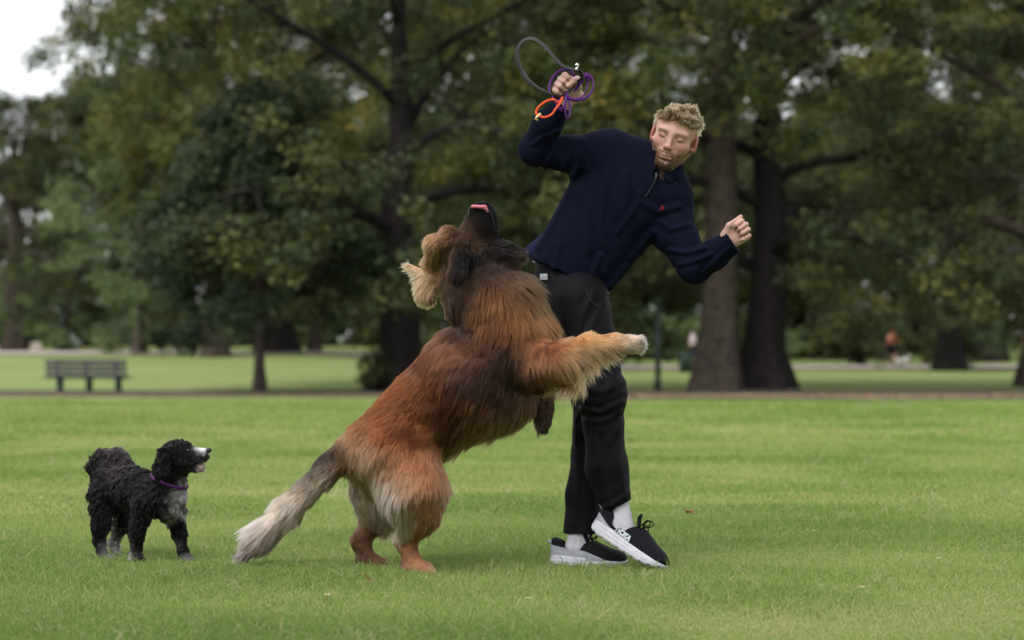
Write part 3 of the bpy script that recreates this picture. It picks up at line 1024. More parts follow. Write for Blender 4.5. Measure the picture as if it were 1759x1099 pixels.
def head_solid(b):
    E = lambda c, r, k=.02, R=None, sub=False: b.ell(hp(*c), np.array(r) * HS, HR if R is None else HR @ R, k, sub)
    Cn = lambda a, c, r1, r2, k=.015, sub=False: b.cone(hp(*a), hp(*c), r1 * .955, r2 * .955, k, None, sub)
    E((0, -.018, .042), (.074, .094, .084))                      # cranium
    E((0, .03, .045), (.064, .055, .055), .03)                    # forehead
    Cn((0, .03, .01), (0, .042, -.06), .062, .047, .02)           # face
    E((0, .02, -.060), (.051, .056, .044), .02)                   # jaw
    E((0, .072, -.1), (.024, .02, .018), .02)                     # chin
    for s in (-1, 1):
        Cn((s * .050, .0, -.042), (s * .017, .068, -.098), .02, .017, .02)     # jaw line
        E((s * .042, .058, -.018), (.022, .02, .018), .03)       # cheekbone
        E((s * .028, .081, .031), (.024, .011, .008), .02)       # brow ridge
    for s in (-1, 1):
        E((s * .031, .1, .012), (.019, .014, .0115), .01, sub=True)   # eye socket
    for s in (-1, 1):
        E((s * .0315, .0765, .0105), (.0150, .0125, .0110), .006)     # lowered lid over the eye
        Cn((s * .019, .0895, .0035), (s * .044, .0815, .005), .0022, .002, .003)      # lash line fold
    Cn((0, .09, .022), (0, .105, -.022), .008, .0105, .012)      # nose bridge
    E((0, .107, -.026), (.0105, .0105, .009), .008)                # nose tip
    for s in (-1, 1):
        E((s * .0115, .097, -.030), (.0075, .0085, .007), .006)    # nostril wings
        E((s * .006, .105, -.0375), (.0035, .005, .003), .003, sub=True)
    E((0, .084, -.064), (.03, .016, .026), .016)                  # mouth mound
    Cn((-.019, .09, -.060), (0, .0975, -.0585), .0028, .0034, .007)
    Cn((.019, .09, -.060), (0, .0975, -.0585), .0028, .0034, .007)
    Cn((-.019, .09, -.0675), (.019, .09, -.0675), .0035, .0035, .005)
    E((0, .0935, -.0690), (.012, .006, .0042), .008)              # lower lip
    Cn((-.026, .093, -.060), (0, .099, -.0635), .0016, .0018, .0025, sub=True)
    Cn((.026, .093, -.060), (0, .099, -.0635), .0016, .0018, .0025, sub=True)   # closed mouth line
    E((0, .094, -.081), (.016, .006, .005), .008, sub=True)       # fold above the chin
    for s in (-1, 1):                                             # ears
        c, q = math.cos(s * .45), math.sin(s * .45)
        R = np.array([[c, q, 0], [-q, c, 0], [0, 0, 1]])
        E((s * .0775, -.012, -.004), (.0085, .0185, .031), .008, R)
        E((s * .086, -.008, .0), (.005, .010, .018), .005, R, True)
        E((s * .074, -.004, -.03), (.008, .010, .010), .006)


def fist(b, o, X, Y, Z, s=1.0, thumb_up=False):
    """closed hand: X index to little finger, Y along the hand, Z back of the hand"""
    A = np.stack([X, Y, Z], 1)
    h = lambda x, y, z: o + A @ (np.array([x, y, z]) * s)
    b.ell(h(.0, .047, -.002), np.array([.040, .047, .0165]) * s, A, .012)
    b.cone(h(-.026, .012, -.006), h(-.03, .06, -.01), .017 * s, .015 * s, .012)
    b.cone(h(.0, -.03, 0), h(.0, .03, 0), .026 * s, .030 * s, .015, (Z, .72))
    ln = (.043, .047, .044, .035)
    for i in range(4):
        x = -.0315 + .021 * i
        y0 = (.088, .093, .089, .080)[i]
        L = ln[i]
        k = h(x, y0, .002)
        j1 = h(x * 1.02, y0 + L * .42, -L * .86)
        j2 = h(x * .98, y0 + L * .42 - .026 - .003 * (i == 1), -L * .86 - .010)
        j3 = h(x * .96, y0 - .022, -L * .86 + .010)
        b.cone(h(x * .9, .06, .0), k, .0115 * s, .0118 * s, .008)
        b.cone(k, j1, .0114 * s, .0098 * s, .004)
        b.cone(j1, j2, .0099 * s, .0088 * s, .003)
        b.cone(j2, j3, .0087 * s, .0075 * s, .003)
    t0, t1 = h(-.03, .02, -.012), h(-.048, .052, -.026)
    if thumb_up:
        t2, t3 = h(-.047, .086, -.034), h(-.050, .112, -.028)
    else:
        t2, t3 = h(-.034, .085, -.052), h(-.008, .098, -.058)
    b.cone(t0, t1, .0165 * s, .0125 * s, .01)
    b.cone(t1, t2, .0122 * s, .0105 * s, .004)
    b.cone(t2, t3, .0104 * s, .0082 * s, .003)


# wrists and hand frames
WR = M_(985, 160, -.17)                      # raised wrist
RX = unit((-.62, .10, -.78))
RY = unit((-.50, -.72, .48)); RY = unit(RY - RX * (RX @ RY))
RZ = np.cross(RX, RY)
WL = M_(1247, 417, -.20)                     # lower wrist
LY = unit((.80, -.18, .56))
LX = unit((.56, -.12, -.82)); LX = unit(LX - LY * (LX @ LY))
LZ = -np.cross(LX, LY)

body = Solid()
head_solid(body)
r = PXM
body.cone(hp(0, -.025, -.04), M_(1116, 312, .0), .057, .062, .03)                     # neck
body.chain([M_(1110, 300), M_(1075, 345), M_(1000, 440), M_(985, 500)], [.085, .15, .12, .13], .04, ((0, 1, 0), .6))
body.chain([M_(1056, 266), M_(925, 262, -.06), M_(954, 196, -.15), WR], [.055, .036, .029, .024], .02)
body.chain([M_(1140, 345), M_(1195, 458, -.08), M_(1240, 424, -.18), WL], [.055, .036, .028, .022], .02)
body.chain([M_(1000, 510, -.06), M_(1036, 680, -.09), M_(1060, 880, -.12)], [.085, .06, .03], .03)
body.chain([M_(985, 510, .06), M_(1018, 700, .05), M_(1000, 915, .03)], [.085, .06, .03], .03)
fist(body, WR, RX, RY, RZ, .97)
fist(body, WL, LX, LY, LZ, .88, True)

person = empty("person", (float(M_(1030, 980)[0]), 8.0, 0))
tag(person, "bearded blond man in navy half-zip jumper and black trousers swinging leashes", "person")

V, Q = body.mesh(.0028)
Nn = vnormals(V, Q)
L = hlocal(V)
lx, ly, lz = L.T
inhead = (np.linalg.norm(L, axis=1) < .17) & (V[:, 2] > float(M_(1150, 304)[2]))


def bump1(d, w):
    return np.exp(-(d / w) ** 2)


skin = np.tile(srgb(214, 164, 142), (len(V), 1))
hand = ~inhead
skin[hand] = srgb(212, 166, 146)
mott = vnoise(V, 60)[:, None]
skin *= 1 + .025 * mott


def paint(w, c):
    global skin
    w = np.clip(w, 0, 1)[:, None]
    skin = skin * (1 - w) + np.asarray(c) * w


ax = np.abs(lx)
paint(inhead * .40 * bump1(np.hypot(ax - .045, lz + .02), .02) * (ly > .03), srgb(222, 132, 118))    # cheeks
paint(inhead * .45 * bump1(np.hypot(lx, lz + .03), .016) * (ly > .08), srgb(224, 140, 122))          # nose
paint(inhead * .55 * (np.abs(ax - .08) < .016) * (ly < .03) * (np.abs(lz) < .04), srgb(222, 128, 112))   # ears
brow_z = .0285 + .004 * np.sin(np.clip((ax - .012) / .04, 0, 1) * 3.1)
paint(inhead * .6 * bump1(lz - brow_z, .0036) * (ax > .011) * (ax < .049) * (ly > .05), srgb(122, 88, 60))
paint(inhead * .35 * bump1(np.hypot((ax - .031) * .7, lz - .011), .013) * (ly > .05), srgb(176, 120, 104))  # eye sockets: shade under the brow painted into the skin colour
paint(inhead * .95 * bump1(lz - .0030 - 1.5 * (ax - .031) ** 2 / .03, .0027) * (np.abs(ax - .031) < .0150) * (ly > .06), srgb(60, 42, 36))
paint(inhead * .30 * bump1(lz + .0655, .0050) * (ax < .019) * (ly > .075), srgb(176, 98, 92))
paint(inhead * .9 * bump1(lz + .0635 - 6 * ax ** 2, .0022) * (ax < .029) * (ly > .075), srgb(84, 46, 42))
paint(inhead * .8 * bump1(np.hypot(ax - .0065, lz + .041), .004) * (ly > .095), srgb(96, 52, 44))
edge = -.022 - .27 * np.clip(ly, 0, .1)                                     # cheek line: ear to mouth corner
beard_m = np.clip((edge - lz) / .014, 0, 1) * np.clip((ly + .016) / .012, 0, 1) * np.clip((lz + .122) / .012, 0, 1)
mou = bump1(lz + .0505, .0058) * np.clip((.032 - ax) / .006, 0, 1) * (ly > .07)
lipz = bump1(lz + .0650, .0078) * np.clip((.024 - ax) / .005, 0, 1) * (ly > .07)
beard_m = inhead * np.maximum(beard_m, mou) * (1 - .95 * lipz)
front = np.clip((ly - .05) / .03, 0, 1) * np.clip((lz + .10) / .03, 0, 1)
chinf = bump1(lz + .088, .016) * np.clip((.03 - ax) / .015, 0, 1) * (ly > .05)
beard_m = beard_m * (1 - .15 * front) * (1 - .45 * chinf)
paint(.82 * beard_m, srgb(90, 62, 48))
hl = .066 + .006 * np.cos(lx * 60)
hair_m = inhead * ((lz > hl - 1.0 * np.clip(.045 - ly, 0, .2) - .35 * np.clip(.02 - ly, 0, .1)) & (lz > -.06)) * 1.0
side = (ax > .058) & (ly > .0) & (lz < .035)
hair_m = hair_m * ~(side & (ly > .03))
hair_m *= ~((np.abs(ax - .08) < .017) & (np.abs(ly + .01) < .024) & (np.abs(lz + .004) < .036))
paint(.8 * hair_m, srgb(140, 110, 76))
# finger nails and knuckles
paint(hand * .25 * np.clip(vnoise(V, 45), 0, 1), srgb(206, 128, 112))
skin = skin * np.array([.54, .56, .63])
M_skin = mat("skin", attr='Col', rough=.5, spec=.35, sss=.12, bump=(260, .08))
body_o = obj("body", np_mesh("body", V, Q, True, skin), M_skin, person)

# hair and beard strands
M_hair = hair_mat("blond_hair", .35, .6)
r_ = np.random.default_rng(21)


def strands_on_head(n, weight, length, dirfun, m, r0, colfun, curl=0., name="hair", clump=0.5, ncl=30, swirl=.0):
    p, nn = scatter(V, Q, Nn, n, r_, weight)
    l = hlocal(p)
    d = dirfun(l, nn)
    ln = length(l) * (0.75 + .5 * r_.random(n))
    gi = r_.integers(0, n, n // ncl)
    kd = kdtree.KDTree(len(gi))
    for i, g in enumerate(gi):
        kd.insert(p[g], i)
    kd.balance()
    own = np.array([gi[kd.find(x)[1]] for x in p])
    ph = (r_.random(n) * 6.28)[own] + r_.normal(0, .35, n)
    t = np.linspace(0, 1, m)
    a = np.cross(d, nn); a /= np.linalg.norm(a, axis=1)[:, None] + 1e-9
    b = np.cross(d, a)
    jit = r_.normal(0, .13, (n, 3))
    jit = jit * .5 + jit[own] * 1.0
    d = d + jit + np.column_stack([vnoise(p + 3.1 * k, 42) for k in range(3)]) * swirl
    pts = p[:, None] + (d * ln[:, None])[:, None] * t[None, :, None]
    # curl over towards the scalp so the locks lie on the head
    pts -= nn[:, None] * (ln[:, None] * .5 * t[None] ** 2)[..., None]
    if curl:
        w = curl * ln[:, None] * t[None] ** .8
        an = ph[:, None] + 5.2 * t[None]
        pts += a[:, None] * (np.cos(an) * w)[..., None] + b[:, None] * (np.sin(an) * w)[..., None]
    tip = pts - p[:, None]
    pts = p[:, None] + tip * (1 - clump * t[None, :, None] ** 1.2) + (tip[own] + (p[own] - p)[:, None]) * (clump * t[None, :, None] ** 1.2)
    col = colfun(l, own, n)
    rad = r0 * (1 - .75 * t ** 2)
    return hair(name, pts, rad, col, M_hair, person)


def hdir(l, nn):
    up = HR @ np.array([0, .0, 1.]); fw = HR @ np.array([0, 1., 0]); rt = HR @ np.array([1., 0, 0])
    top = np.clip((l[:, 2] - .03) / .07, 0, 1)[:, None]
    d = nn * .5 + fw * (.8 * top) + up * .12 - up * (.75 * (1 - top)) + rt * (.28 * top)
    return d / np.linalg.norm(d, axis=1)[:, None]


def hcol(l, own, n):
    v = r_.random(n)[own] * .75 + r_.random(n) * .25
    a, b = srgb(110, 82, 56), srgb(208, 174, 130)
    c = a + (b - a) * v[:, None]
    lowside = np.clip((.04 - l[:, 2]) / .05, 0, 1)[:, None]
    return c * .68 * (1 - .45 * lowside)


strands_on_head(30000, hair_m.astype(float), lambda l: .007 + .020 * np.clip((l[:, 2] - .02) / .07, 0, 1), hdir, 8, .00045, hcol, .08, "hair", .34, 16, .75)


def bdir(l, nn):
    dn = HR @ np.array([0, .25, -1.])
    d = nn * .55 + dn * .8
    return d / np.linalg.norm(d, axis=1)[:, None]


def bcol(l, own, n):
    v = r_.random(n)[:, None]
    dark = np.clip((-.06 - l[:, 2]) / .05, 0, 1)[:, None]
    return (srgb(84, 58, 42) + (srgb(142, 104, 74) - srgb(84, 58, 42)) * v) * .45 * (1 - .5 * dark)


strands_on_head(12000, beard_m ** 1.2, lambda l: .005 + .006 * np.clip((-.07 - l[:, 2]) / .04, 0, 1), bdir, 4, .0003, bcol, 0, "beard", .25, 20)

# ---- jumper
sw = Solid()
DY = (0, 1, 0)
sw.cone(M_(1080, 327), M_(984, 462), 94 * r, 75 * r, .03, (DY, .66))
sw.cone(M_(1042, 268, .0), M_(1146, 338, .0), 44 * r, 42 * r, .05, (DY, .95))
sw.cone(M_(1128, 300, .01), M_(1080, 330, 0), 44 * r, 80 * r, .04, (DY, .75))
sw.chain([M_(1046, 266, -.01), M_(985, 266, -.03), M_(920, 258, -.06)], [41 * r, 32 * r, 28 * r], .035)
sw.chain([M_(920, 257, -.06), M_(940, 214, -.12), M_(957, 190, -.15)], [27.5 * r, 26 * r, 20 * r], .02)
sw.chain([M_(1146, 345, -.01), M_(1158, 400, -.04), M_(1193, 459, -.09)], [42 * r, 35 * r, 29 * r], .035)
sw.chain([M_(1194, 457, -.09), M_(1226, 438, -.15), M_(1261, 412, -.205)], [28 * r, 25 * r, 20 * r], .02)
nk = unit(M_(1150, 258) - M_(1130, 300))
sw.cone(M_(1121, 312, .015), M_(1133, 288, .005), 44 * r, 37 * r, .02)
sw.cut(M_(1259, 415, -.19), LY + np.array([0, 0, 0.0]), .003)
sw.ell(M_(1141, 298, -.095), (19 * r, .07, 10 * r), None, .006, True)          # open throat
# hem: slanted cut below the waist, longer at the viewer's right
hem_n = unit(M_(972, 470) - M_(1010, 418))
hcut = Solid()
hem_a, hem_b = M_(905, 443), M_(1046, 507)
hd = unit(hem_b - hem_a); hn = np.array([hd[2], 0, -hd[0]])
hn = hn if hn[2] < 0 else -hn
_far = M_(1120, 400)


def hem_fn(p):
    d = (p - hem_a.astype(f4)) @ hn.astype(f4)
    d = d + .002 * np.sin((p @ hd.astype(f4)) * 12)
    return -d


sw.ops.append((lambda p: np.where(p[:, 0] < float(M_(1105, 400)[0]), hem_fn(p), 1.0).astype(f4), .004, None, 0, True))

wave_lines = [                       # folds: photo polyline, width px, height px
    ([(985, 300), (1010, 360), (1010, 430)], 13, 3.2), ([(1040, 300), (1030, 380), (1040, 470)], 12, 3.0),
    ([(1075, 300), (1070, 360), (1085, 440)], 12, 3.0), ([(1105, 350), (1130, 365), (1165, 355)], 10, 3.4),
    ([(1120, 400), (1085, 450), (1050, 492)], 12, 3.4), ([(990, 290), (960, 360), (925, 420)], 12, 3.0),
    ([(1135, 380), (1150, 395), (1185, 385)], 8, 2.6), ([(1150, 430), (1175, 435), (1205, 428)], 7, 3.0),
    ([(1165, 455), (1190, 450), (1215, 440)], 6, 3.0), ([(1205, 470), (1225, 448), (1245, 430)], 6, 2.4),
    ([(935, 290), (950, 262), (945, 240)], 7, 3.0), ([(970, 290), (978, 262), (985, 240)], 8, 2.8),
    ([(915, 250), (930, 240), (960, 228)], 6, 2.4), ([(1000, 240), (1015, 262), (1010, 290)], 9, 2.4),
    ([(1030, 440), (1020, 470), (1024, 490)], 9, 3.6), ([(960, 420), (955, 445), (950, 462)], 9, 2.8),
    ([(1100, 335), (1090, 360), (1060, 400)], 9, 2.4),
]


def fold_field(p, lines, depth):
    x, z = p[:, 0], p[:, 2]
    out = np.zeros(len(p), f4)
    for pl, w, hgt in lines:
        q = np.array([P(a, b, depth)[[0, 2]] for a, b in pl], f4)
        best = np.full(len(p), 1e3, f4)
        for i in range(len(q) - 1):
            a, b = q[i], q[i + 1]
            ba = b - a
            t = np.clip(((x - a[0]) * ba[0] + (z - a[1]) * ba[1]) / (ba @ ba), 0, 1)
            best = np.minimum(best, np.hypot(x - a[0] - t * ba[0], z - a[1] - t * ba[1]))
        out += hgt * PXM * np.exp(-(best / (w * .55 * PXM)) ** 2) - .5 * hgt * PXM * np.exp(-((best - w * 1.1 * PXM) / (w * .6 * PXM)) ** 2)
    return out


sw.disp = lambda p, d: d - fold_field(p, wave_lines, MD - .08) - .0035 * vnoise(p, 9)
V2, Q2 = sw.mesh(.004)
M_jumper = mat("navy_knit", (.0030, .0038, .0112), .9, .06, noise=14, amt=.12, bump=(420, .10))
jumper = obj("jumper", np_mesh("jumper", V2, Q2), M_jumper, person)

# turned-out flap of the hem at the back, and the shirt below it
M_lining = mat("jumper_lining", (.012, .015, .04), .9, .1, noise=40, bump=(420, .3))
fl = Solid()
fl.cone(M_(945, 405, .03), M_(916, 433, .03), 12 * r, 15 * r, .02, (DY, .5))
fl.cut(M_(905, 440, .03), (-.1, 0, -1), .004)
Vx, Qx = fl.mesh(.004)
obj("hem_flap", np_mesh("hem_flap", Vx, Qx), M_lining, jumper)
st = Solid()
st.cone(M_(946, 432, -.02), M_(918, 449, -.005), 7 * r, 3.5 * r, .01, (DY, .5))
Vx, Qx = st.mesh(.003)
M_white = mat("white_cotton", (.36, .37, .40), .9, .2, noise=60, amt=.08, bump=(200, .2))
obj("shirt_tail", np_mesh("shirt_tail", Vx, Qx), M_white, person)

# collar: a stand-up band, open at the throat, its far wing folded outward
cl = Solid()
ca, cb = M_(1123, 308, -.012), M_(1137, 262, -.022)


def col_fn(p):
    a, b = ca.astype(f4), cb.astype(f4)
    ba = b - a
    t = ((p - a) @ ba) / (ba @ ba)
    v = (p - a) - t[:, None] * ba
    rr = np.sqrt((v * v).sum(1))
    d = np.abs(rr - (.0765 + .004 * t + .008 * np.clip(t - .6, 0, 1))) - .0045
    return np.maximum(d, np.maximum(-t - .35, t - 1.0) * .1)


cl.func(col_fn, (ca + cb) / 2, .12)
dirf = np.array([.42, -1, 0.]); dirf /= np.linalg.norm(dirf)


def open_fn(p):                      # wedge left open in front
    q = p - ((ca + cb) / 2).astype(f4)
    ba = unit(cb - ca).astype(f4)
    f = q @ dirf.astype(f4)
    sd = np.cross(ba, dirf); sd /= np.linalg.norm(sd)
    s_ = np.abs(q @ sd.astype(f4))
    return np.maximum(s_ - (.018 + .42 * np.clip((q @ ba) + .03, -.05, .2)), -f).astype(f4)


cl.func(open_fn, (ca + cb) / 2, .16, .004, True)
wing = Solid()
cl.cone(M_(1148, 304, -.10), M_(1163, 288, -.075), 11 * r, 15 * r, .008, (unit((.55, -.75, .2)), .33))
cl.cone(M_(1164, 292, -.075), M_(1168, 314, -.08), 10 * r, 3 * r, .008, (unit((.55, -.75, .2)), .4))
Vx, Qx = cl.mesh(.003)
obj("collar", np_mesh("collar", Vx, Qx), M_jumper, jumper)


def front_y(px, py, VV, depth):
    """distance of the nearest surface point seen at a photo pixel"""
    best = None
    t = P(px, py, depth)
    d = np.hypot(VV[:, 0] - t[0], VV[:, 2] - t[2])
    m = d < .012
    return float(VV[m, 1].min()) if m.any() else depth


M_metal = mat("dull_metal", (.10, .095, .09), .45, .4, metal=.7, noise=80)
zp = [(1131, 297), (1127, 306), (1121, 318), (1114, 330), (1108, 338)]
zl = catmull([P(a, b, front_y(a, b, V2, MD - .1) - .0015) for a, b in zp], 6)
Vx, Fx = strap(zl, (1, 0, .5), .0045, .003)
obj("zip", np_mesh("zip", Vx, Fx), mat("zip_tape", srgb(26, 23, 30), .6, .2, noise=300, amt=.4), jumper)
a = P(1127, 299, front_y(1127, 300, V2, MD - .1) - .004)
Vx, Fx = merge([box(a, (.003, .002, .0045)), box(a - np.array([.001, 0, .009]), (.002, .0015, .005))])
obj("zip_pull", np_mesh("zip_pull", Vx, Fx, False), M_metal, jumper)
# small red embroidered emblem: rider leaning over a horse
ey = front_y(1137, 357, V2, MD - .1) - .0012
em = [[(1136.3, 352), (1138.6, 353.5)], [(1137.2, 353), (1137, 356.4)], [(1134.6, 357), (1139.8, 356.4)], [(1139.8, 356.4), (1141.2, 353.9)],
      [(1135, 357), (1134.2, 361.5)], [(1139.2, 356.8), (1140, 361)], [(1137.5, 357), (1137.3, 360.4)]]
Vx, Fx = merge([tube([P(*q0, ey), P(*q1, ey)], .0012, 5) for q0, q1 in em])
obj("emblem", np_mesh("emblem", Vx, Fx), mat("red_thread", srgb(140, 18, 36), .7, .2, noise=300), jumper)

# ---- trousers
tr = Solid()
hips = Solid()
hips.cone(M_(974, 474, .02), M_(983, 505, .0), 56 * r, 58 * r, .03, (DY, .72))
hips.cone(M_(985, 505, -.0), M_(1000, 540, -.03), 56 * r, 49 * r, .03, (DY, .95))
lg = Solid()
lg.chain([M_(996, 515, -.05), M_(1012, 590, -.075), M_(1033, 676, -.10), M_(1036, 730, -.10), M_(1042, 800, -.115), M_(1060, 872, -.12)],
         [51 * r, 45 * r, 42 * r, 35 * r, 36 * r, 28 * r], .025)
lg.cone(M_(1045, 668, -.13), M_(1052, 690, -.13), 24 * r, 22 * r, .03)
lg.cone(M_(1052, 850, -.125), M_(1070, 868, -.12), 24 * r, 17 * r, .02)
lg.cut(M_(1060, 871.5, -.12), unit(M_(1062, 900) - M_(1055, 860)) + np.array([.30, 0, 0]), .003)
lb = Solid()
lb.chain([M_(985, 515, .05), M_(1005, 620, .06), M_(1022, 700, .05), M_(1013, 780, .05), M_(1004, 850, .04), M_(1001, 925, .035)],
         [54 * r, 46 * r, 36 * r, 32 * r, 31 * r, 34 * r], .025)
lb.cut(M_(1000, 915, .03), (0, 0, -1), .003)
tr.add(hips).add(lg, .02).add(lb, .015)
tr_folds = [
    ([(990, 668), (1030, 672), (1072, 655)], 10, 1.8), ([(996, 702), (1030, 708), (1068, 690)], 8, 2.4), ([(1004, 722), (1034, 722), (1064, 706)], 8, 2.0),
    ([(1060, 735), (1035, 770), (1022, 800)], 10, 2.0), ([(1066, 725), (1060, 790), (1074, 850)], 10, 2.2), ([(1016, 750), (1032, 810), (1048, 870)], 10, 2.4),
    ([(1078, 845), (1060, 858), (1040, 868)], 7, 2.2), ([(990, 740), (994, 830), (986, 905)], 9, 2.0), ([(1022, 500), (1000, 540), (985, 590)], 10, 2.0),
    ([(1040, 520), (1015, 560), (1000, 600)], 10, 2.0), ([(1050, 600), (1020, 640), (1000, 680)], 11, 2.2), ([(1062, 630), (1045, 660), (1030, 690)], 8, 1.8), ([(1000, 700), (988, 730), (990, 760)], 7, 1.8),
]
tr.disp = lambda p, d: d - fold_field(p, tr_folds, MD - .1) - .003 * vnoise(p, 12)
V3, Q3 = tr.mesh(.004)
M_trouser = mat("black_twill", (.0018, .0018, .0030), .7, .12, noise=20, amt=.15, bump=(500, .25))
trousers = obj("trousers", np_mesh("trousers", V3, Q3), M_trouser, person)
ly_ = front_y(934, 475, V3, MD - .1)
Vx, Fx = box(P(934, 475, ly_ - .003), (.0135, .0015, .0105))
lab = obj("label", np_mesh("label", Vx, Fx, False), M_white, trousers)
Vx, Fx = merge([box(P(929.5 + 2.4 * i, 475.5, ly_ - .0052), (.0016, .0006, .002 + .001 * (i % 2))) for i in range(5)])
obj("lettering", np_mesh("lettering", Vx, Fx, False), mat("grey_print", (.25, .25, .3), .8), lab)
sl = catmull([P(a, b, front_y(a, b, V3, MD - .1) - .001) for a, b in [(1006, 488), (1009, 505), (1018, 520), (1030, 528)]], 6)
Vx, Fx = strap(sl, (0, .3, 1), .0035, .003)
obj("pocket_seam", np_mesh("pocket_seam", Vx, Fx), mat("black_welt", srgb(16, 16, 20), .6), trousers)

# ---- shoes and socks
M_sole = mat("white_foam", (.42, .42, .46), .7, .3, noise=30, amt=.10, bump=(120, .2))
M_upper = mat("black_mesh_upper", (.0045, .0045, .007), .75, .15, noise=260, amt=.35, bump=(600, .4))
M_grey = mat("grey_heel_panel", (.22, .23, .26), .6, .4, noise=90, amt=.15)
M_sock = mat("white_sock", (.37, .36, .39), .95, .2, noise=50, amt=.08, bump=(300, .15))
M_lace = mat("black_lace", (.003, .003, .004), .8, .1, noise=200)
M_print = mat("white_print", (.38, .42, .43), .6)


def shoe(o, T, U, side, ankle_top, grey_side, sc=1.0):
    """o: ground contact under the middle of the shoe, T: towards the toe, U: up out of the shoe"""
    T = unit(T); U = unit(U - T * (T @ U)); S = np.cross(U, T)
    A = np.stack([T, S, U], 1)
    w = lambda x, y, z: o + A @ (np.array([x, y, z]) * sc)
    loc = lambda p: (p - o.astype(f4)) @ A.astype(f4) / sc

    def half_w(x):
        return np.interp(x, [-.135, -.125, -.10, -.03, .05, .10, .125, .142, .147], [.008, .026, .038, .036, .048, .047, .040, .024, .010])

    def top_z(x):
        return np.interp(x, [-.14, -.1, -.02, .06, .12, .15], [.058, .054, .046, .040, .037, .040])

    def bot_z(x):
        return np.interp(x, [-.14, -.10, -.05, .06, .11, .15], [.016, .003, .0, .0, .008, .022])

    def sole(p):
        q = loc(p); x, y, z = q.T
        a = (np.abs(y) - half_w(x) - .004 * np.sin(np.clip(z / .05, 0, 1) * 3.1)) * .8
        e = np.maximum(z - top_z(x), bot_z(x) - z)
        a = np.maximum(a, np.abs(x - .0055) - .1425)
        d = -smin(-a, -e, .012)
        groove = .0016 * np.exp(-((z - (top_z(x) * .62)) / .0018) ** 2) * (x < .06) + .0014 * np.exp(-((z - (top_z(x) * .38)) / .0016) ** 2) * (x < .09)
        tread = .002 * (np.sin(x * 210) > .6) * (z < bot_z(x) + .007)
        return ((d + groove + tread) * sc).astype(f4)

    def upper(p):
        q = loc(p); x, y, z = q.T
        hgt = np.interp(x, [-.14, -.12, -.075, -.045, -.01, .03, .08, .12, .138, .146], [.104, .110, .090, .082, .095, .102, .080, .068, .058, .046])
        zz = np.clip((z - .034) / np.maximum(hgt - .034, .01), 0, 1)
        wid = half_w(x) * (1 - .12 * (x < .0)) * np.sqrt(np.clip(1 - zz ** 2.6, 0, 1)) + .001
        wid = np.maximum(wid, np.interp(x, [-.13, -.11, -.05, .01], [.012, .03, .032, .0]) * (zz > .3))
        a = np.maximum((np.abs(y) - wid) * .75, np.abs(x - .0055) - .139)
        e = np.maximum((z - hgt) * .8, .02 - z)
        return (-smin(-a, -e, .008) * sc).astype(f4)

    c = w(0, 0, .05)
    s1 = Solid().func(sole, c, .165 * sc)
    Vs, Qs = s1.mesh(.003)
    s2 = Solid().func(upper, c, .165 * sc)
    s2.cone(w(-.056, 0, .080), w(-.05, 0, .16), .043 * sc, .050 * sc, .006, (S, .78), True)        # ankle opening
    Vu, Qu = s2.mesh(.003)
    up = obj("shoe", np_mesh("shoe", Vu, Qu), M_upper, person)
    obj("midsole", np_mesh("midsole", Vs, Qs), M_sole, up)
    # pale heel panel hugging the upper
    s3 = Solid().func(lambda p: upper(p) - .0022, c, .165 * sc)
    if grey_side:
        s3.func(lambda p: (-(loc(p)[:, 2] - .026) * 1 + np.interp(loc(p)[:, 0], [-.15, -.1, -.06, .0, .06, .1], [.060, .052, .046, .038, .016, -.02])).astype(f4), c, .3, .002, True)
    else:
        s3.func(lambda p: (np.interp(loc(p)[:, 0], [-.15, -.1, -.05, .06, .13], [.055, .034, .012, .003, .002]) - (loc(p)[:, 2] - .026)).astype(f4), c, .3, .002, True)
    s3.cut(w(0, 0, .03), -U, .002)
    s3.cone(w(-.056, 0, .080), w(-.05, 0, .16), .043 * sc, .050 * sc, .006, (S, .78), True)
    Vh, Qh = s3.mesh(.003)
    Vp = Vh
    if len(Vh):
        obj("heel_panel", np_mesh("heel_panel", Vh, Qh), M_grey, up)
    s4 = Solid().cone(w(-.118, 0, .082), w(-.142, 0, .094), .012, .010, .01, (U, .6))
    Vh, Qh = s4.mesh(.0025)
    obj("heel_tab", np_mesh("heel_tab", Vh, Qh), M_grey, up)
    # tongue and laces
    s5 = Solid().cone(w(.0, 0, .098), w(-.012, 0, .122), .018, .019, .01, (T, .35))
    Vh, Qh = s5.mesh(.003)
    obj("tongue", np_mesh("tongue", Vh, Qh), M_upper, up)
    lc = []
    for i in range(5):
        x = .012 + .016 * i
        z = .104 - .0085 * i
        lc.append(tube(catmull([w(x, -.024, z - .014), w(x + .004, -.01, z), w(x + .004, .01, z), w(x, .024, z - .014)], 5), .0028, 6))
    for s_ in (-1, 1):
        lc.append(tube(catmull([w(.006, 0, .106), w(.018, s_ * .02, .130), w(.034, s_ * .026, .126), w(.026, s_ * .012, .108), w(.006, 0, .106)], 6), .0022, 6))
        lc.append(tube(catmull([w(.006, 0, .106), w(.020, s_ * .022, .112), w(.030, s_ * .034, .095)], 6), .002, 6))
    Vh, Fh = merge(lc)
    tag(obj("laces", np_mesh("laces", Vh, Fh), M_lace, up), kind="stuff")
    # swoosh-like bird mark on the toe
    Vh, Fh = merge([tube([w(.088, side * .010, .0625), w(.097, side * .019, .0565), w(.105, side * .021, .051)], [.0022, .003, .0012], 6),
                    tube([w(.088, side * .010, .0625), w(.092, side * .022, .058)], [.0022, .001], 6)])
    obj("toe_mark", np_mesh("toe_mark", Vh, Fh), M_print, up)
    # sock
    sk = Solid()
    sk.cone(w(-.046, 0, .065), ankle_top, .041 * sc, .045 if sc > 1 else .042, .01, (S, .78))
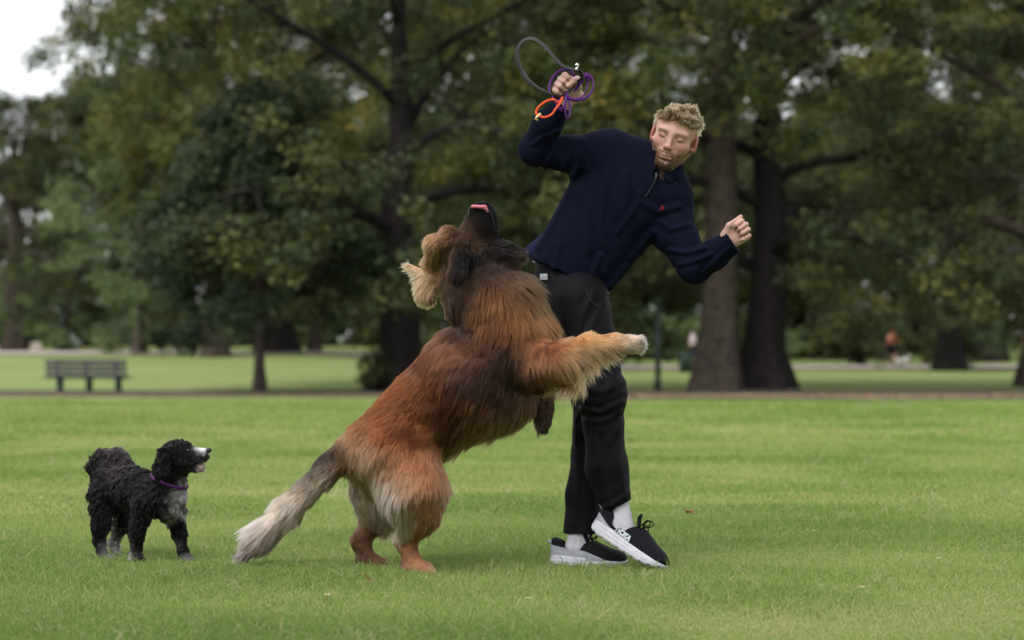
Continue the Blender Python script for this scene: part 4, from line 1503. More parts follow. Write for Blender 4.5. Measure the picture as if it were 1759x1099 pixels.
    sk.disp = lambda p, d: d - .0008 * np.sin(loc(p)[:, 2] * 170 + 2 * vnoise(p, 25))
    Vh, Qh = sk.mesh(.0035)
    obj("sock", np_mesh("sock", Vh, Qh), M_sock, person)
    return up, w, A, (Vu, Vs, Vp)


na, nb = P(1031, 950, 7.90), P(1140, 983, 7.84)
near_T = unit(P(1139, 971, 7.86) - P(1022, 901, 7.94))
up_n = unit(np.array([.42, 0, .9]))
o_near = P(1072, 949, 7.90)
shoe_n, wn_, An, shoe_n_v = shoe(o_near, near_T, up_n, 1, M_(1059, 868, -.12), False, 1.1)
far_T = unit(P(1060, 962, 8.0) - P(952, 958, 8.06))
o_far = P(1009, 976, 8.05)
shoe_f, wf_, Af, _sv = shoe(o_far, np.array([1, -.18, -.02]), np.array([.0, 0, 1.0]), 1, M_(1001, 905, .03), True)

# lettering on the near shoe's outer side
cu = bpy.data.curves.new("lettering", 'FONT')
cu.body = "HOKA"
cu.size = .0225
cu.extrude = .0012
cu.offset = .0016
cu.align_x, cu.align_y = 'CENTER', 'CENTER'
cu.shear = .2
tmp = bpy.data.objects.new("lettering", cu)
COL.objects.link(tmp)
dg = bpy.context.evaluated_depsgraph_get()
me = bpy.data.meshes.new_from_object(tmp.evaluated_get(dg))
bpy.data.objects.remove(tmp)
side_n = An[:, 1] if An[1, 1] < 0 else -An[:, 1]
sgn = 1 if An[1, 1] < 0 else -1
tv = np.zeros(len(me.vertices) * 3, f4); me.vertices.foreach_get('co', tv); tv = tv.reshape(-1, 3)
lo_ = np.zeros((len(tv), 3))
surf = (np.concatenate(shoe_n_v) - o_near) @ An / 1.1
surf = surf[sgn * surf[:, 1] > 0]
for i, (x, y, z) in enumerate(tv):
    xx, zz = x * .9 - .026, .0535 - .12 * x + y
    m = np.hypot(surf[:, 0] - xx, surf[:, 2] - zz) < .006
    yy = (np.abs(surf[m, 1]).max() if m.any() else .04) + .0012 + z
    lo_[i] = wn_(xx, sgn * yy, zz)
me.vertices.foreach_set('co', lo_.astype(f4).ravel())
me.update()
obj("lettering", me, M_print, shoe_n)
# ------------------------------------------------------------------ leashes held in the raised hand
FC = WR + RY * .075 * .97 - RZ * .03          # inside of the fist
fy = FC[1]


def lp(l, dd0=0.0):
    return np.array([P(a, b, fy + c + dd0) for a, b, c in l])


M_leather = mat("black_leather", (.003, .0027, .0027), .42, .4, noise=60, amt=.25, bump=(180, .25))
pts = catmull(lp([(990, 143, .0), (999, 134, -.03), (996, 124, -.045), (985, 119, -.05), (968, 114, -.05), (952, 99, -.04), (936, 80, -.02), (917, 67, 0), (901, 69, .02),
                  (890, 82, .03), (889, 101, .03), (897, 123, .02), (913, 144, -.01), (934, 158, -.04), (951, 164, -.06), (964, 167, -.055), (975, 158, -.02), (982, 150, .0)]), 8)
T_ = np.gradient(pts, axis=0); T_ /= np.linalg.norm(T_, axis=1)[:, None]
inpl = np.cross(T_, np.array([0, 1., 0])); tw = np.linspace(0, 1, len(pts))[:, None]
Wd = inpl * (.45 + .5 * tw) + np.array([0, -1., 0]) * (.75 - .35 * tw)           # the strap twists along the loop
Vx, Fx = strap(pts, Wd, .016, .0036)
leash_k = empty("leather_leash", tuple(FC))
tag(leash_k, "black leather leash swung up in a wide loop above the raised hand", "leash")
obj("strap", np_mesh("strap", Vx, Fx), M_leather, leash_k)
Vx, Fx = merge([tube(catmull(lp([(990, 119, -.055), (993, 113, -.06), (991.5, 109.5, -.06), (988.5, 112, -.06)]), 5), .0028, 7),
                tube(lp([(989, 121, -.055), (991, 116, -.058)]), .0042, 8)])
obj("clip", np_mesh("clip", Vx, Fx), mat("chrome", (.75, .75, .76), .22, .5, metal=1, noise=40, amt=.1), leash_k)
Vx, Fx = strap(catmull(lp([(996, 119, -.053), (1000, 128, -.05), (1001, 136, -.04)]), 6), (.2, -1, .3), .016, .006)
obj("keeper", np_mesh("keeper", Vx, Fx), M_leather, leash_k)

M_purple = mat("purple_webbing", srgb(92, 28, 112), .7, .3, noise=120, amt=.35, bump=(500, .4))
M_blue = mat("violet_stripe", srgb(40, 28, 100), .7, .3, noise=120, amt=.3)
leash_p = empty("webbing_leash", tuple(FC))
tag(leash_p, "purple webbing leash gathered in coils around the raised fist", "leash")
loops = [
    [(987, 155, .0), (1001, 138, -.02), (1006, 130, -.02), (1010, 140, -.01), (1006, 156, -.02), (998, 168, -.04), (985, 170, -.05), (974, 164, -.05)],
    [(985, 158, .01), (1002, 130, .01), (1012, 130, .005), (1019, 140, 0.), (1018, 154, -.015), (1008, 167, -.035), (990, 172, -.055), (972, 168, -.06)],
    [(985, 150, .03), (985, 128, .02), (973, 119, .01), (957, 125, .0), (946, 140, -.01), (944, 155, -.03), (950, 168, -.06), (958, 181, -.07), (966, 190, -.07)],
    [(975, 162, -.02), (962, 172, -.065), (956, 178, -.072), (962, 188, -.074), (970, 182, -.074), (972, 172, -.065)],
    [(975, 160, -.03), (972, 172, -.072), (971, 184, -.078), (973, 201, -.07), (978, 199, -.065), (979, 184, -.062), (977, 168, -.05)],
]
for i, l in enumerate(loops):
    pts = catmull(lp(l), 8)
    Wd = np.array([[.5 * math.sin(j * .08 + i), -.55, .7 + .3 * math.cos(j * .06 + i)] for j in range(len(pts))])
    Vx, Fx = strap(pts, Wd, .0105, .003)
    c = obj("coil", np_mesh("coil", Vx, Fx), M_purple, leash_p)
    Vx, Fx = strap(pts, Wd, .0032, .0042)
    obj("stripe", np_mesh("stripe", Vx, Fx), M_blue, c)

M_orange = mat("orange_rope", srgb(196, 70, 22), .6, .3, noise=90, amt=.2, bump=(400, .4))
leash_o = empty("slip_lead", tuple(FC))
tag(leash_o, "short orange loop with brass fitting hanging below the raised fist", "leash")
pts = catmull(lp([(966, 166, -.05), (960, 176, -.075), (951, 171, -.08), (938, 174, -.085), (926, 183, -.09), (921, 192, -.09), (925, 199, -.095), (937, 201, -.1), (948, 196, -.1), (955, 186, -.095), (963, 176, -.08), (966, 168, -.06)]), 8)
Vx, Fx = tube(pts, .0042, 8)
obj("loop", np_mesh("loop", Vx, Fx), M_orange, leash_o)
Vx, Fx = merge([tube(lp([(929, 195, -.094), (922, 201, -.094), (920, 206, -.092)]), [.0055, .0045, .005], 8), tube(lp([(920, 203, -.094), (924, 207, -.094)]), .003, 7)])
obj("fitting", np_mesh("fitting", Vx, Fx), mat("brass", (.62, .47, .22), .35, .5, metal=.9, noise=50), leash_o)
# ------------------------------------------------------------------ dogs
def field(table, px, py, sig=30.0):
    """blend a table of photo-space samples (px, py, angle, length, lift, r, g, b[, weight size]) at many points"""
    T = np.array([t[:8] for t in table], float)
    sg = np.array([t[8] if len(t) > 8 else 1.0 for t in table])
    col = srgb(T[:, 5], T[:, 6], T[:, 7]).T if False else np.stack([srgb(*t[5:8]) for t in table])
    an = np.radians(T[:, 2])
    A = np.column_stack([np.cos(an), np.sin(an), T[:, 3], T[:, 4], col])
    out = np.zeros((len(px), A.shape[1]))
    for s in range(0, len(px), 20000):
        e = slice(s, s + 20000)
        d2 = (px[e, None] - T[None, :, 0]) ** 2 + (py[e, None] - T[None, :, 1]) ** 2
        q = d2 / (sig * sg[None]) ** 2
        w = np.exp(-.5 * (q - q.min(1, keepdims=True)))
        out[e] = (w @ A) / w.sum(1, keepdims=True)
    return out


def to_px(V):
    """photo pixel of world points"""
    s, c = math.sin(PITCH), math.cos(PITCH)
    y, z = V[:, 1], V[:, 2] - CAM_H
    f = y * c + z * s; u = -y * s + z * c
    return CX + V[:, 0] * FPX / f, CY - u * FPX / f


def fur(name, V, Q, Nn, table, n, m, r0, parent, material, seed, clump=.55, ncl=26, gravity=.25, curl=0., freq=6., sig=30., cvar=.22, weight=None, lenvar=.35, jit=.16, low_a=.28, dim=1.0, floor_=.1):
    rr = np.random.default_rng(seed)
    p, nn = scatter(V, Q, Nn, n, rr, weight)
    px, py = to_px(p)
    F = field(table, px, py, sig)
    d2 = np.column_stack([F[:, 0], np.zeros(n), F[:, 1]])
    d2 = d2 - nn * ((d2 * nn).sum(1))[:, None]
    d2 /= np.linalg.norm(d2, axis=1)[:, None] + 1e-6
    ln = F[:, 2] * PXM * (1 - lenvar + 2 * lenvar * rr.random(n)) * rr.choice([1, 1, 1, .6, 1.25], n)
    lift = F[:, 3]
    gi = rr.choice(n, max(4, n // ncl), replace=False)
    kd = kdtree.KDTree(len(gi))
    for i, g in enumerate(gi):
        kd.insert(p[g], int(g))
    kd.balance()
    own = np.array([kd.find(x)[1] for x in p])
    j = rr.normal(0, 1, (n, 3))
    low = np.column_stack([vnoise(p + 7.3 * k, 11) for k in range(3)])
    dirs = d2 + nn * lift[:, None] + jit * j * .5 + jit * j[own] * 1.3 + low * low_a
    dirs /= np.linalg.norm(dirs, axis=1)[:, None]
    pts = np.zeros((n, m, 3)); pts[:, 0] = p - nn * .001
    st = (ln / (m - 1))[:, None]
    d = dirs.copy()
    ph = (rr.random(n) * 6.28)[own] + rr.normal(0, .3, n)
    sa = np.cross(nn, dirs); sa /= np.linalg.norm(sa, axis=1)[:, None] + 1e-6
    for k in range(1, m):
        d = d + (d2 - d) * .12 + np.array([0, 0, -gravity]) / (m - 1)
        dn = (d * nn).sum(1)
        d = d + nn * np.clip(floor_ - dn, 0, 1)[:, None]           # never into the skin
        d /= np.linalg.norm(d, axis=1)[:, None]
        pts[:, k] = pts[:, k - 1] + d * st
        if curl:
            an = ph + freq * k / (m - 1)
            pts[:, k] += (sa * np.cos(an)[:, None] + nn * np.sin(an)[:, None]) * (curl * ln)[:, None]
    t = np.linspace(0, 1, m)
    tip = pts[own] - p[own][:, None] + p[own][:, None] - pts
    keep = (np.linalg.norm(p[own] - p, axis=1) < .05)[:, None, None]
    pts += tip * (clump * t[None, :, None] ** 1.1) * keep
    cv = 1 + cvar * (rr.random(n)[own] * 2 - 1) + .12 * (rr.random(n) * 2 - 1) + .14 * vnoise(p, 16)
    col = np.clip(F[:, 4:7] * (dim if not callable(dim) else dim(F[:, 4:7])) * cv[:, None], .002, .95)
    rad = r0 * np.array([1, 1, .9, .7, .45, .15, .05][:0] or np.interp(t, [0, .4, .8, 1], [1, .95, .55, .12]))
    return hair(name, pts, rad, col, material, parent)


M_fur = hair_mat("dog_fur", .5, .8)
M_fur2 = hair_mat("glossy_dog_fur", .3, .5)
M_fur2.node_tree.nodes["Principled Hair BSDF"].inputs["IOR"].default_value = 1.3
BD = 7.86


def B_(px, py, dd=0.0):
    return P(px, py, BD + dd)


# ---- the big rearing dog
big = Solid()
r = PXM
big.chain([B_(655, 775, .09), B_(730, 712, .05), B_(815, 645, .0), B_(880, 588, -.04)], [66 * r, 70 * r, 84 * r, 76 * r], .06)
big.cone(B_(770, 715, .03), B_(870, 680, -.02), 52 * r, 50 * r, .05)                              # deep chest
big.chain([B_(878, 575, -.04), B_(850, 515, -.04), B_(815, 458, -.04)], [62 * r, 57 * r, 42 * r], .05)  # neck
big.ell(B_(886, 522, -.05), (32 * r, 44 * r, 46 * r), None, .05)                                  # ruff
# head thrown back
big.ell(B_(797, 432, -.05), (40 * r, 38 * r, 36 * r), None, .03)
big.chain([B_(812, 420, -.055), B_(826, 388, -.065), B_(829, 367, -.07)], [30 * r, 28 * r, 22 * r], .025)
big.cone(B_(812, 391, -.07), B_(816, 368, -.075), 13 * r, 13 * r, .015)
big.cone(B_(838, 394, -.05), B_(840, 372, -.055), 14 * r, 11 * r, .015)
big.ell(B_(822, 356, -.085), (9 * r, 12 * r, 8 * r), None, .012)                                  # chin tip
big.cone(B_(842, 428, -.05), B_(876, 437, -.06), 25 * r, 19 * r, .03)                             # far cheek and throat
big.chain([B_(742, 446, -.05), B_(752, 420, -.08), B_(774, 408, -.10), B_(802, 412, -.105)], [13 * r, 18 * r, 17 * r, 11 * r], .012)   # brow and forelock
# ears: near one hanging folded, the other thrown back
big.cone(B_(790, 440, -.145), B_(784, 470, -.165), 17 * r, 19 * r, .006, (DY, .5))
big.cone(B_(770, 468, -.02), B_(740, 478, -.03), 10 * r, 15 * r, .015, (DY, .6))
big.cone(B_(736, 478, -.03), B_(731, 504, -.03), 17 * r, 17 * r, .01, (DY, .6))
big.cone(B_(728, 474, -.03), B_(708, 461, -.03), 9 * r, 4 * r, .01, (DY, .6))
# near fore leg stretched out, the other hanging
big.cone(B_(775, 470, -.03), B_(792, 520, -.03), 22 * r, 30 * r, .03)
big.chain([B_(925, 628, -.15), B_(968, 618, -.245), B_(1012, 594, -.27), B_(1056, 590, -.28), B_(1078, 591, -.285)],
          [42 * r, 26 * r, 14.5 * r, 11.5 * r, 12.5 * r], .05)
big.ell(B_(1089, 591, -.285), (16 * r, 15 * r, 13.5 * r), None, .02)
for i, (a, b) in enumerate([(1100, 582), (1104, 589), (1104, 596), (1099, 602)]):
    big.cone(B_(1086, 588 + 2 * i, -.30 + .012 * i), B_(a - 2, b, -.31 + .016 * i), 8 * r, 6.5 * r, .008)
big.chain([B_(905, 640, .10), B_(922, 672, .10), B_(932, 700, .06), B_(933, 724, .02)], [40 * r, 24 * r, 15 * r, 14 * r], .03)
for i in range(3):
    big.cone(B_(927 + 5 * i, 722, .02 - .008 * i), B_(926 + 6 * i, 738, .01), 6.5 * r, 5 * r, .008)
# hind legs
big.chain([B_(690, 782, -.02), B_(712, 845, -.06), B_(718, 880, -.06)], [68 * r, 54 * r, 36 * r], .05)
big.chain([B_(718, 880, -.06), B_(698, 930, -.0), B_(708, 966, -.03)], [36 * r, 18 * r, 15.5 * r], .025)
big.cone(B_(706, 972, -.03), B_(730, 980, -.06), 16 * r, 14 * r, .02)
for i in range(3):
    big.cone(B_(724, 976 + 2.5 * i, -.035 - .018 * i), B_(742, 981 + 2.2 * i, -.045 - .02 * i), 9 * r, 7 * r, .01)
big.chain([B_(650, 790, .19), B_(655, 850, .20), B_(648, 885, .20)], [54 * r, 44 * r, 28 * r], .05)
big.chain([B_(648, 885, .20), B_(620, 928, .22), B_(630, 958, .21)], [25 * r, 17 * r, 14.5 * r], .025)
big.cone(B_(630, 962, .21), B_(652, 970, .17), 17 * r, 14 * r, .02)
for i in range(3):
    big.cone(B_(648, 966 + 2.5 * i, .20 - .02 * i), B_(662, 971 + 2.2 * i, .19 - .02 * i), 8 * r, 6 * r, .01)
# tail
big.chain([B_(602, 775, .10), B_(565, 805, .10), B_(500, 870, .08), B_(450, 920, .06), B_(424, 947, .05)], [27 * r, 20 * r, 21 * r, 20 * r, 12 * r], .03)
big.disp = lambda p, d: d - .006 * vnoise(p, 9) - .002 * vnoise(p, 30)
Vb, Qb = big.mesh(.0055)
Nb = vnormals(Vb, Qb)

RUST, DKR = (146, 84, 44), (96, 56, 34)
T_big = [  # px, py, direction, length, lift, colour
    # back, flank, loin
    (640, 700, 222, 26, .35, 150, 84, 44), (680, 650, 224, 26, .35, 142, 80, 44), (720, 605, 228, 28, .35, 109, 61, 37), (755, 560, 232, 28, .4, 82, 51, 37),
    (700, 700, 236, 28, .3, 150, 86, 46), (740, 660, 236, 30, .3, 140, 80, 44), (660, 745, 232, 26, .3, 152, 86, 46), (620, 745, 226, 26, .35, 156, 96, 56),
    (780, 610, 238, 30, .3, 95, 56, 36), (720, 740, 244, 30, .3, 148, 86, 46), (770, 700, 246, 34, .3, 136, 80, 44), (820, 700, 250, 36, .3, 112, 70, 44),
    (800, 640, 240, 32, .3, 66, 44, 36), (840, 660, 246, 34, .3, 60, 43, 38), (880, 680, 252, 34, .3, 64, 46, 39), (905, 665, 258, 32, .3, 60, 44, 39),
    (770, 750, 250, 38, .35, 136, 92, 56), (830, 735, 254, 42, .35, 141, 101, 66), (880, 725, 262, 42, .35, 134, 104, 74), (800, 775, 256, 44, .4, 172, 140, 103),
    (850, 760, 262, 44, .45, 179, 154, 122), (900, 740, 268, 40, .45, 179, 157, 125), (915, 700, 268, 34, .4, 124, 92, 62),
    # neck and ruff
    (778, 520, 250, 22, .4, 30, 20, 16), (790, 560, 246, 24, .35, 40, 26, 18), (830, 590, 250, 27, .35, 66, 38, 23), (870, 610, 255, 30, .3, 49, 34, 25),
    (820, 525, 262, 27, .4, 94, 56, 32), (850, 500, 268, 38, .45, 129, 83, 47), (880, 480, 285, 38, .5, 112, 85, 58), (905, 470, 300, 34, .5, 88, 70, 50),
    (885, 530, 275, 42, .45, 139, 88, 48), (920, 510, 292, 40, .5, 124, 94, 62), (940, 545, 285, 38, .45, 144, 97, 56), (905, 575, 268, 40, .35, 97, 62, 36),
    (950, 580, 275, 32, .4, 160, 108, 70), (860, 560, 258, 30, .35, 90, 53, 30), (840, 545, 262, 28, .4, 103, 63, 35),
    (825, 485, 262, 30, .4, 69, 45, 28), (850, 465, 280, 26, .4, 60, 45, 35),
    # head
    (748, 448, 262, 16, .3, 168, 126, 82, .9), (746, 425, 240, 14, .25, 160, 118, 78), (758, 402, 205, 13, .25, 128, 92, 62), (780, 397, 190, 11, .2, 112, 80, 58), (802, 402, 180, 8, .2, 96, 70, 54, .8), (766, 414, 215, 10, .2, 112, 80, 56, .7),
    (790, 432, 255, 8, .15, 9, 8, 9, 1.3), (774, 445, 255, 9, .2, 10, 9, 10, 1.2), (808, 438, 262, 8, .15, 9, 8, 9, 1.3), (784, 462, 262, 10, .2, 8, 7, 8, 1.4), (786, 484, 266, 9, .2, 9, 8, 9, 1.1), (768, 470, 255, 10, .2, 16, 13, 12, .9), (806, 460, 264, 9, .2, 14, 12, 12, 1.1),
    (822, 418, 262, 6, .15, 128, 96, 68, .45), (836, 414, 280, 6, .2, 84, 64, 50, .5), (828, 434, 275, 8, .2, 16, 13, 13, 1.0),
    (812, 396, 262, 4, .1, 13, 12, 13, 1.1), (822, 380, 265, 3, .1, 13, 12, 14, 1.3), (838, 385, 265, 3, .1, 14, 12, 15, 1.2), (842, 402, 280, 4, .15, 18, 15, 16, .8),
    (852, 428, 20, 14, .4, 13, 11, 11, 1.2), (878, 432, 5, 20, .5, 12, 10, 10, 1.2), (868, 448, 335, 16, .45, 14, 12, 12, 1.2), (893, 446, 340, 20, .5, 130, 116, 102, .7), (846, 416, 50, 10, .4, 36, 30, 28, .7), (848, 452, 300, 14, .3, 44, 34, 28, .8),
    (808, 480, 266, 16, .25, 74, 52, 38, .8), (800, 500, 266, 20, .3, 66, 46, 34, .9),
    # ear thrown back
    (748, 478, 190, 18, .3, 178, 140, 100, .8), (718, 464, 150, 26, .3, 226, 190, 146), (716, 488, 235, 22, .3, 214, 176, 130), (722, 512, 290, 20, .3, 222, 186, 142), (742, 512, 345, 16, .3, 190, 152, 110), (738, 490, 215, 20, .3, 200, 160, 116),
    (762, 490, 255, 20, .3, 48, 35, 29), (768, 510, 255, 24, .35, 35, 26, 23),
    # near fore leg
    (940, 610, 300, 28, .25, 160, 106, 70), (925, 640, 285, 28, .25, 135, 88, 60), (960, 600, 345, 22, .25, 180, 126, 88), (990, 590, 5, 18, .25, 198, 136, 80), (1020, 575, 5, 14, .2, 202, 142, 88),
    (1050, 575, 0, 13, .2, 206, 152, 102), (1075, 580, 358, 12, .2, 206, 164, 122), (1095, 585, 0, 12, .3, 224, 212, 196), (1100, 600, 350, 14, .35, 216, 204, 188), (1078, 604, 330, 12, .3, 180, 150, 124),
    (960, 640, 292, 30, .3, 171, 118, 82), (985, 632, 290, 56, .45, 194, 150, 100), (1010, 612, 288, 58, .5, 200, 166, 120), (1035, 608, 300, 28, .5, 190, 152, 108), (965, 660, 290, 34, .4, 186, 142, 96), (1000, 630, 286, 60, .5, 202, 170, 126),
    (920, 665, 270, 26, .3, 84, 58, 42),
    # hanging fore paw
    (930, 700, 272, 12, .25, 52, 42, 38), (932, 725, 270, 10, .25, 34, 29, 28), (936, 742, 280, 10, .3, 60, 52, 48),
    # thighs
    (690, 780, 248, 28, .3, 164, 103, 63), (730, 790, 256, 30, .3, 162, 103, 66), (765, 810, 265, 28, .3, 181, 123, 81), (740, 830, 262, 28, .3, 168, 112, 73), (775, 850, 268, 24, .35, 203, 152, 112),
    (700, 830, 252, 32, .3, 175, 125, 88), (720, 870, 262, 28, .3, 177, 125, 88), (750, 880, 268, 24, .3, 171, 121, 88), (760, 900, 268, 20, .3, 150, 106, 76),
    (665, 800, 245, 32, .3, 158, 110, 76), (630, 780, 238, 30, .35, 181, 134, 98), (650, 840, 258, 38, .4, 200, 174, 144, 1.2), (668, 862, 262, 40, .4, 222, 200, 174, 1.35), (684, 882, 266, 36, .4, 214, 188, 160, 1.2),
    (625, 840, 262, 32, .35, 200, 180, 158), (640, 880, 266, 26, .3, 196, 166, 136), (610, 810, 250, 32, .4, 150, 120, 92),
    # hocks and feet
    (720, 920, 265, 14, .25, 169, 120, 85), (700, 940, 265, 12, .25, 169, 118, 80), (722, 955, 290, 10, .2, 184, 129, 94), (735, 982, 340, 9, .25, 206, 155, 118), (690, 960, 265, 9, .2, 66, 50, 42, .5), (712, 972, 300, 9, .2, 177, 128, 92),
    (640, 915, 262, 12, .25, 148, 111, 86), (618, 930, 262, 11, .25, 120, 82, 60), (622, 955, 268, 9, .2, 66, 50, 44), (652, 940, 280, 10, .2, 144, 103, 77), (655, 968, 330, 8, .2, 104, 78, 60), (610, 945, 262, 8, .2, 110, 72, 52, .6),
    # tail
    (602, 764, 226, 20, .3, 168, 120, 80), (582, 770, 226, 12, .15, 22, 20, 22, .9), (528, 816, 224, 16, .2, 26, 24, 26, 1.1), (600, 800, 230, 34, .35, 172, 134, 98), (563, 783, 224, 18, .2, 16, 14, 16, 1.5), (543, 800, 224, 18, .2, 18, 16, 18, 1.4), (510, 835, 222, 26, .3, 120, 102, 92),
    (560, 825, 222, 38, .3, 206, 184, 154), (530, 850, 222, 42, .3, 214, 194, 164), (490, 870, 220, 46, .35, 212, 194, 168), (460, 890, 216, 46, .4, 218, 202, 180), (430, 920, 214, 44, .4, 212, 196, 174),
    (500, 895, 226, 44, .35, 186, 164, 138), (465, 925, 226, 40, .3, 150, 132, 116), (430, 955, 230, 34, .3, 96, 88, 86), (408, 965, 236, 28, .35, 120, 110, 104), (410, 940, 218, 36, .4, 198, 184, 166),
]
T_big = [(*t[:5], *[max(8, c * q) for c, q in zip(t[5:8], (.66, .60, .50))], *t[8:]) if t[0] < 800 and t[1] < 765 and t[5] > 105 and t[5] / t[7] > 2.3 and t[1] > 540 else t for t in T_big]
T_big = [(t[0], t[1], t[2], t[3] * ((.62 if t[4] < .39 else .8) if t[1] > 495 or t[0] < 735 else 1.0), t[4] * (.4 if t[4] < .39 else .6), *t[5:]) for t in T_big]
pxb, pyb = to_px(Vb)
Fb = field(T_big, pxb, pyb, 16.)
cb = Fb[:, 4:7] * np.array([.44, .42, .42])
dogb = empty("large_dog", tuple(P(690, 985, 7.86) * np.array([1, 1, 0])))
tag(dogb, "huge shaggy tan dog with black face rearing up at the man", "dog")
M_dogskin = mat("dog_undercoat", attr='Col', rough=.9, spec=.1, noise=45, amt=.35)
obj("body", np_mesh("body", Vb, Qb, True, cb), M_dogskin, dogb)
wt = np.ones(len(Vb))
wt[(pxb > 795) & (pyb < 412)] = 1.3
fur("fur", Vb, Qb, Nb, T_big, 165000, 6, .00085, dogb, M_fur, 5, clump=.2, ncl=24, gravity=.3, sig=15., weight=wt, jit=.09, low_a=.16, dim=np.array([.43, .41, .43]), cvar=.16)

# tongue and lips at the upturned mouth, eye
tg = Solid()
tg.cone(B_(813, 354.5, -.12), B_(831, 355.5, -.115), 4.2 * r, 4.6 * r, .01, ((0, 0, 1), .7))
tg.cone(B_(832, 356, -.115), B_(838, 363, -.115), 3.8 * r, 2.4 * r, .006, (DY, .6))
Vx, Qx = tg.mesh(.0025)
obj("tongue", np_mesh("tongue", Vx, Qx), mat("pink_tongue", srgb(170, 92, 104), .35, .5, noise=60, amt=.15), dogb)
lpz = [(805, 372), (806, 360), (813, 356), (822, 358), (832, 360), (842, 365), (847, 376), (850, 392)]
Vx, Fx = tube(catmull([P(a, b, front_y(a, b, Vb, BD - .1) - .002) for a, b in lpz], 5), .0022, 7)
obj("lip", np_mesh("lip", Vx, Fx), mat("wet_black_lip", (.006, .005, .006), .4, .3, noise=60), dogb)

# ---- the small black dog
SD = 8.22


def S_(px, py, dd=0.0):
    return P(px, py, SD + dd)


sm = Solid()
sm.chain([S_(188, 832, .14), S_(228, 841, .07), S_(272, 849, -.02)], [32 * r, 32 * r, 33 * r], .04)
sm.ell(S_(288, 862, -.06), (27 * r, 26 * r, 35 * r), None, .03)
sm.chain([S_(284, 845, -.04), S_(300, 800, -.05)], [32 * r, 25 * r], .03)
sm.ell(S_(305, 782, -.06), (29 * r, 29 * r, 26 * r), None, .02)
sm.cone(S_(316, 786, -.075), S_(349, 781, -.11), 19 * r, 11 * r, .02)
sm.cone(S_(318, 799, -.075), S_(345, 803, -.105), 11 * r, 7 * r, .012)
sm.cone(S_(282, 778, -.14), S_(277, 806, -.15), 11 * r, 13 * r, .012, (DY, .55))
sm.cone(S_(318, 770, .03), S_(322, 795, .03), 9 * r, 9 * r, .012, (DY, .55))
# tail curled over the rump
sm.chain([S_(168, 818, .2), S_(163, 802, .2), S_(176, 787, .18), S_(200, 784, .15), S_(218, 796, .13)], [11 * r, 12 * r, 12 * r, 12 * r, 9 * r], .02)
sm.cone(S_(196, 812, .13), S_(256, 828, .02), 18 * r, 15 * r, .03)
sm.cone(S_(178, 806, .17), S_(200, 804, .15), 16 * r, 14 * r, .02)
# legs
sm.chain([S_(176, 850, .10), S_(174, 898, .08), S_(170, 930, .10), S_(180, 958, .07)], [25 * r, 16 * r, 9.5 * r, 9 * r], .02)
sm.cone(S_(180, 961, .07), S_(190, 962, .03), 10 * r, 8 * r, .01)
sm.chain([S_(205, 858, .22), S_(211, 900, .22), S_(196, 932, .24), S_(203, 958, .22)], [21 * r, 13 * r, 9 * r, 8.5 * r], .02)
sm.cone(S_(203, 960, .22), S_(213, 961, .18), 9 * r, 7 * r, .01)
sm.chain([S_(247, 870, -.09), S_(236, 915, -.08), S_(232, 956, -.07)], [22 * r, 12 * r, 9.5 * r], .02)
sm.cone(S_(232, 959, -.07), S_(238, 961, -.11), 11 * r, 9 * r, .01)
sm.chain([S_(300, 878, .02), S_(308, 920, .0), S_(317, 955, .0)], [20 * r, 11 * r, 9 * r], .02)
sm.cone(S_(317, 958, .0), S_(324, 960, -.04), 10 * r, 8 * r, .01)
sm.disp = lambda p, d: d - .003 * vnoise(p, 24)
Vs_, Qs_ = sm.mesh(.0045)
Ns_ = vnormals(Vs_, Qs_)
K = (26, 24, 27)
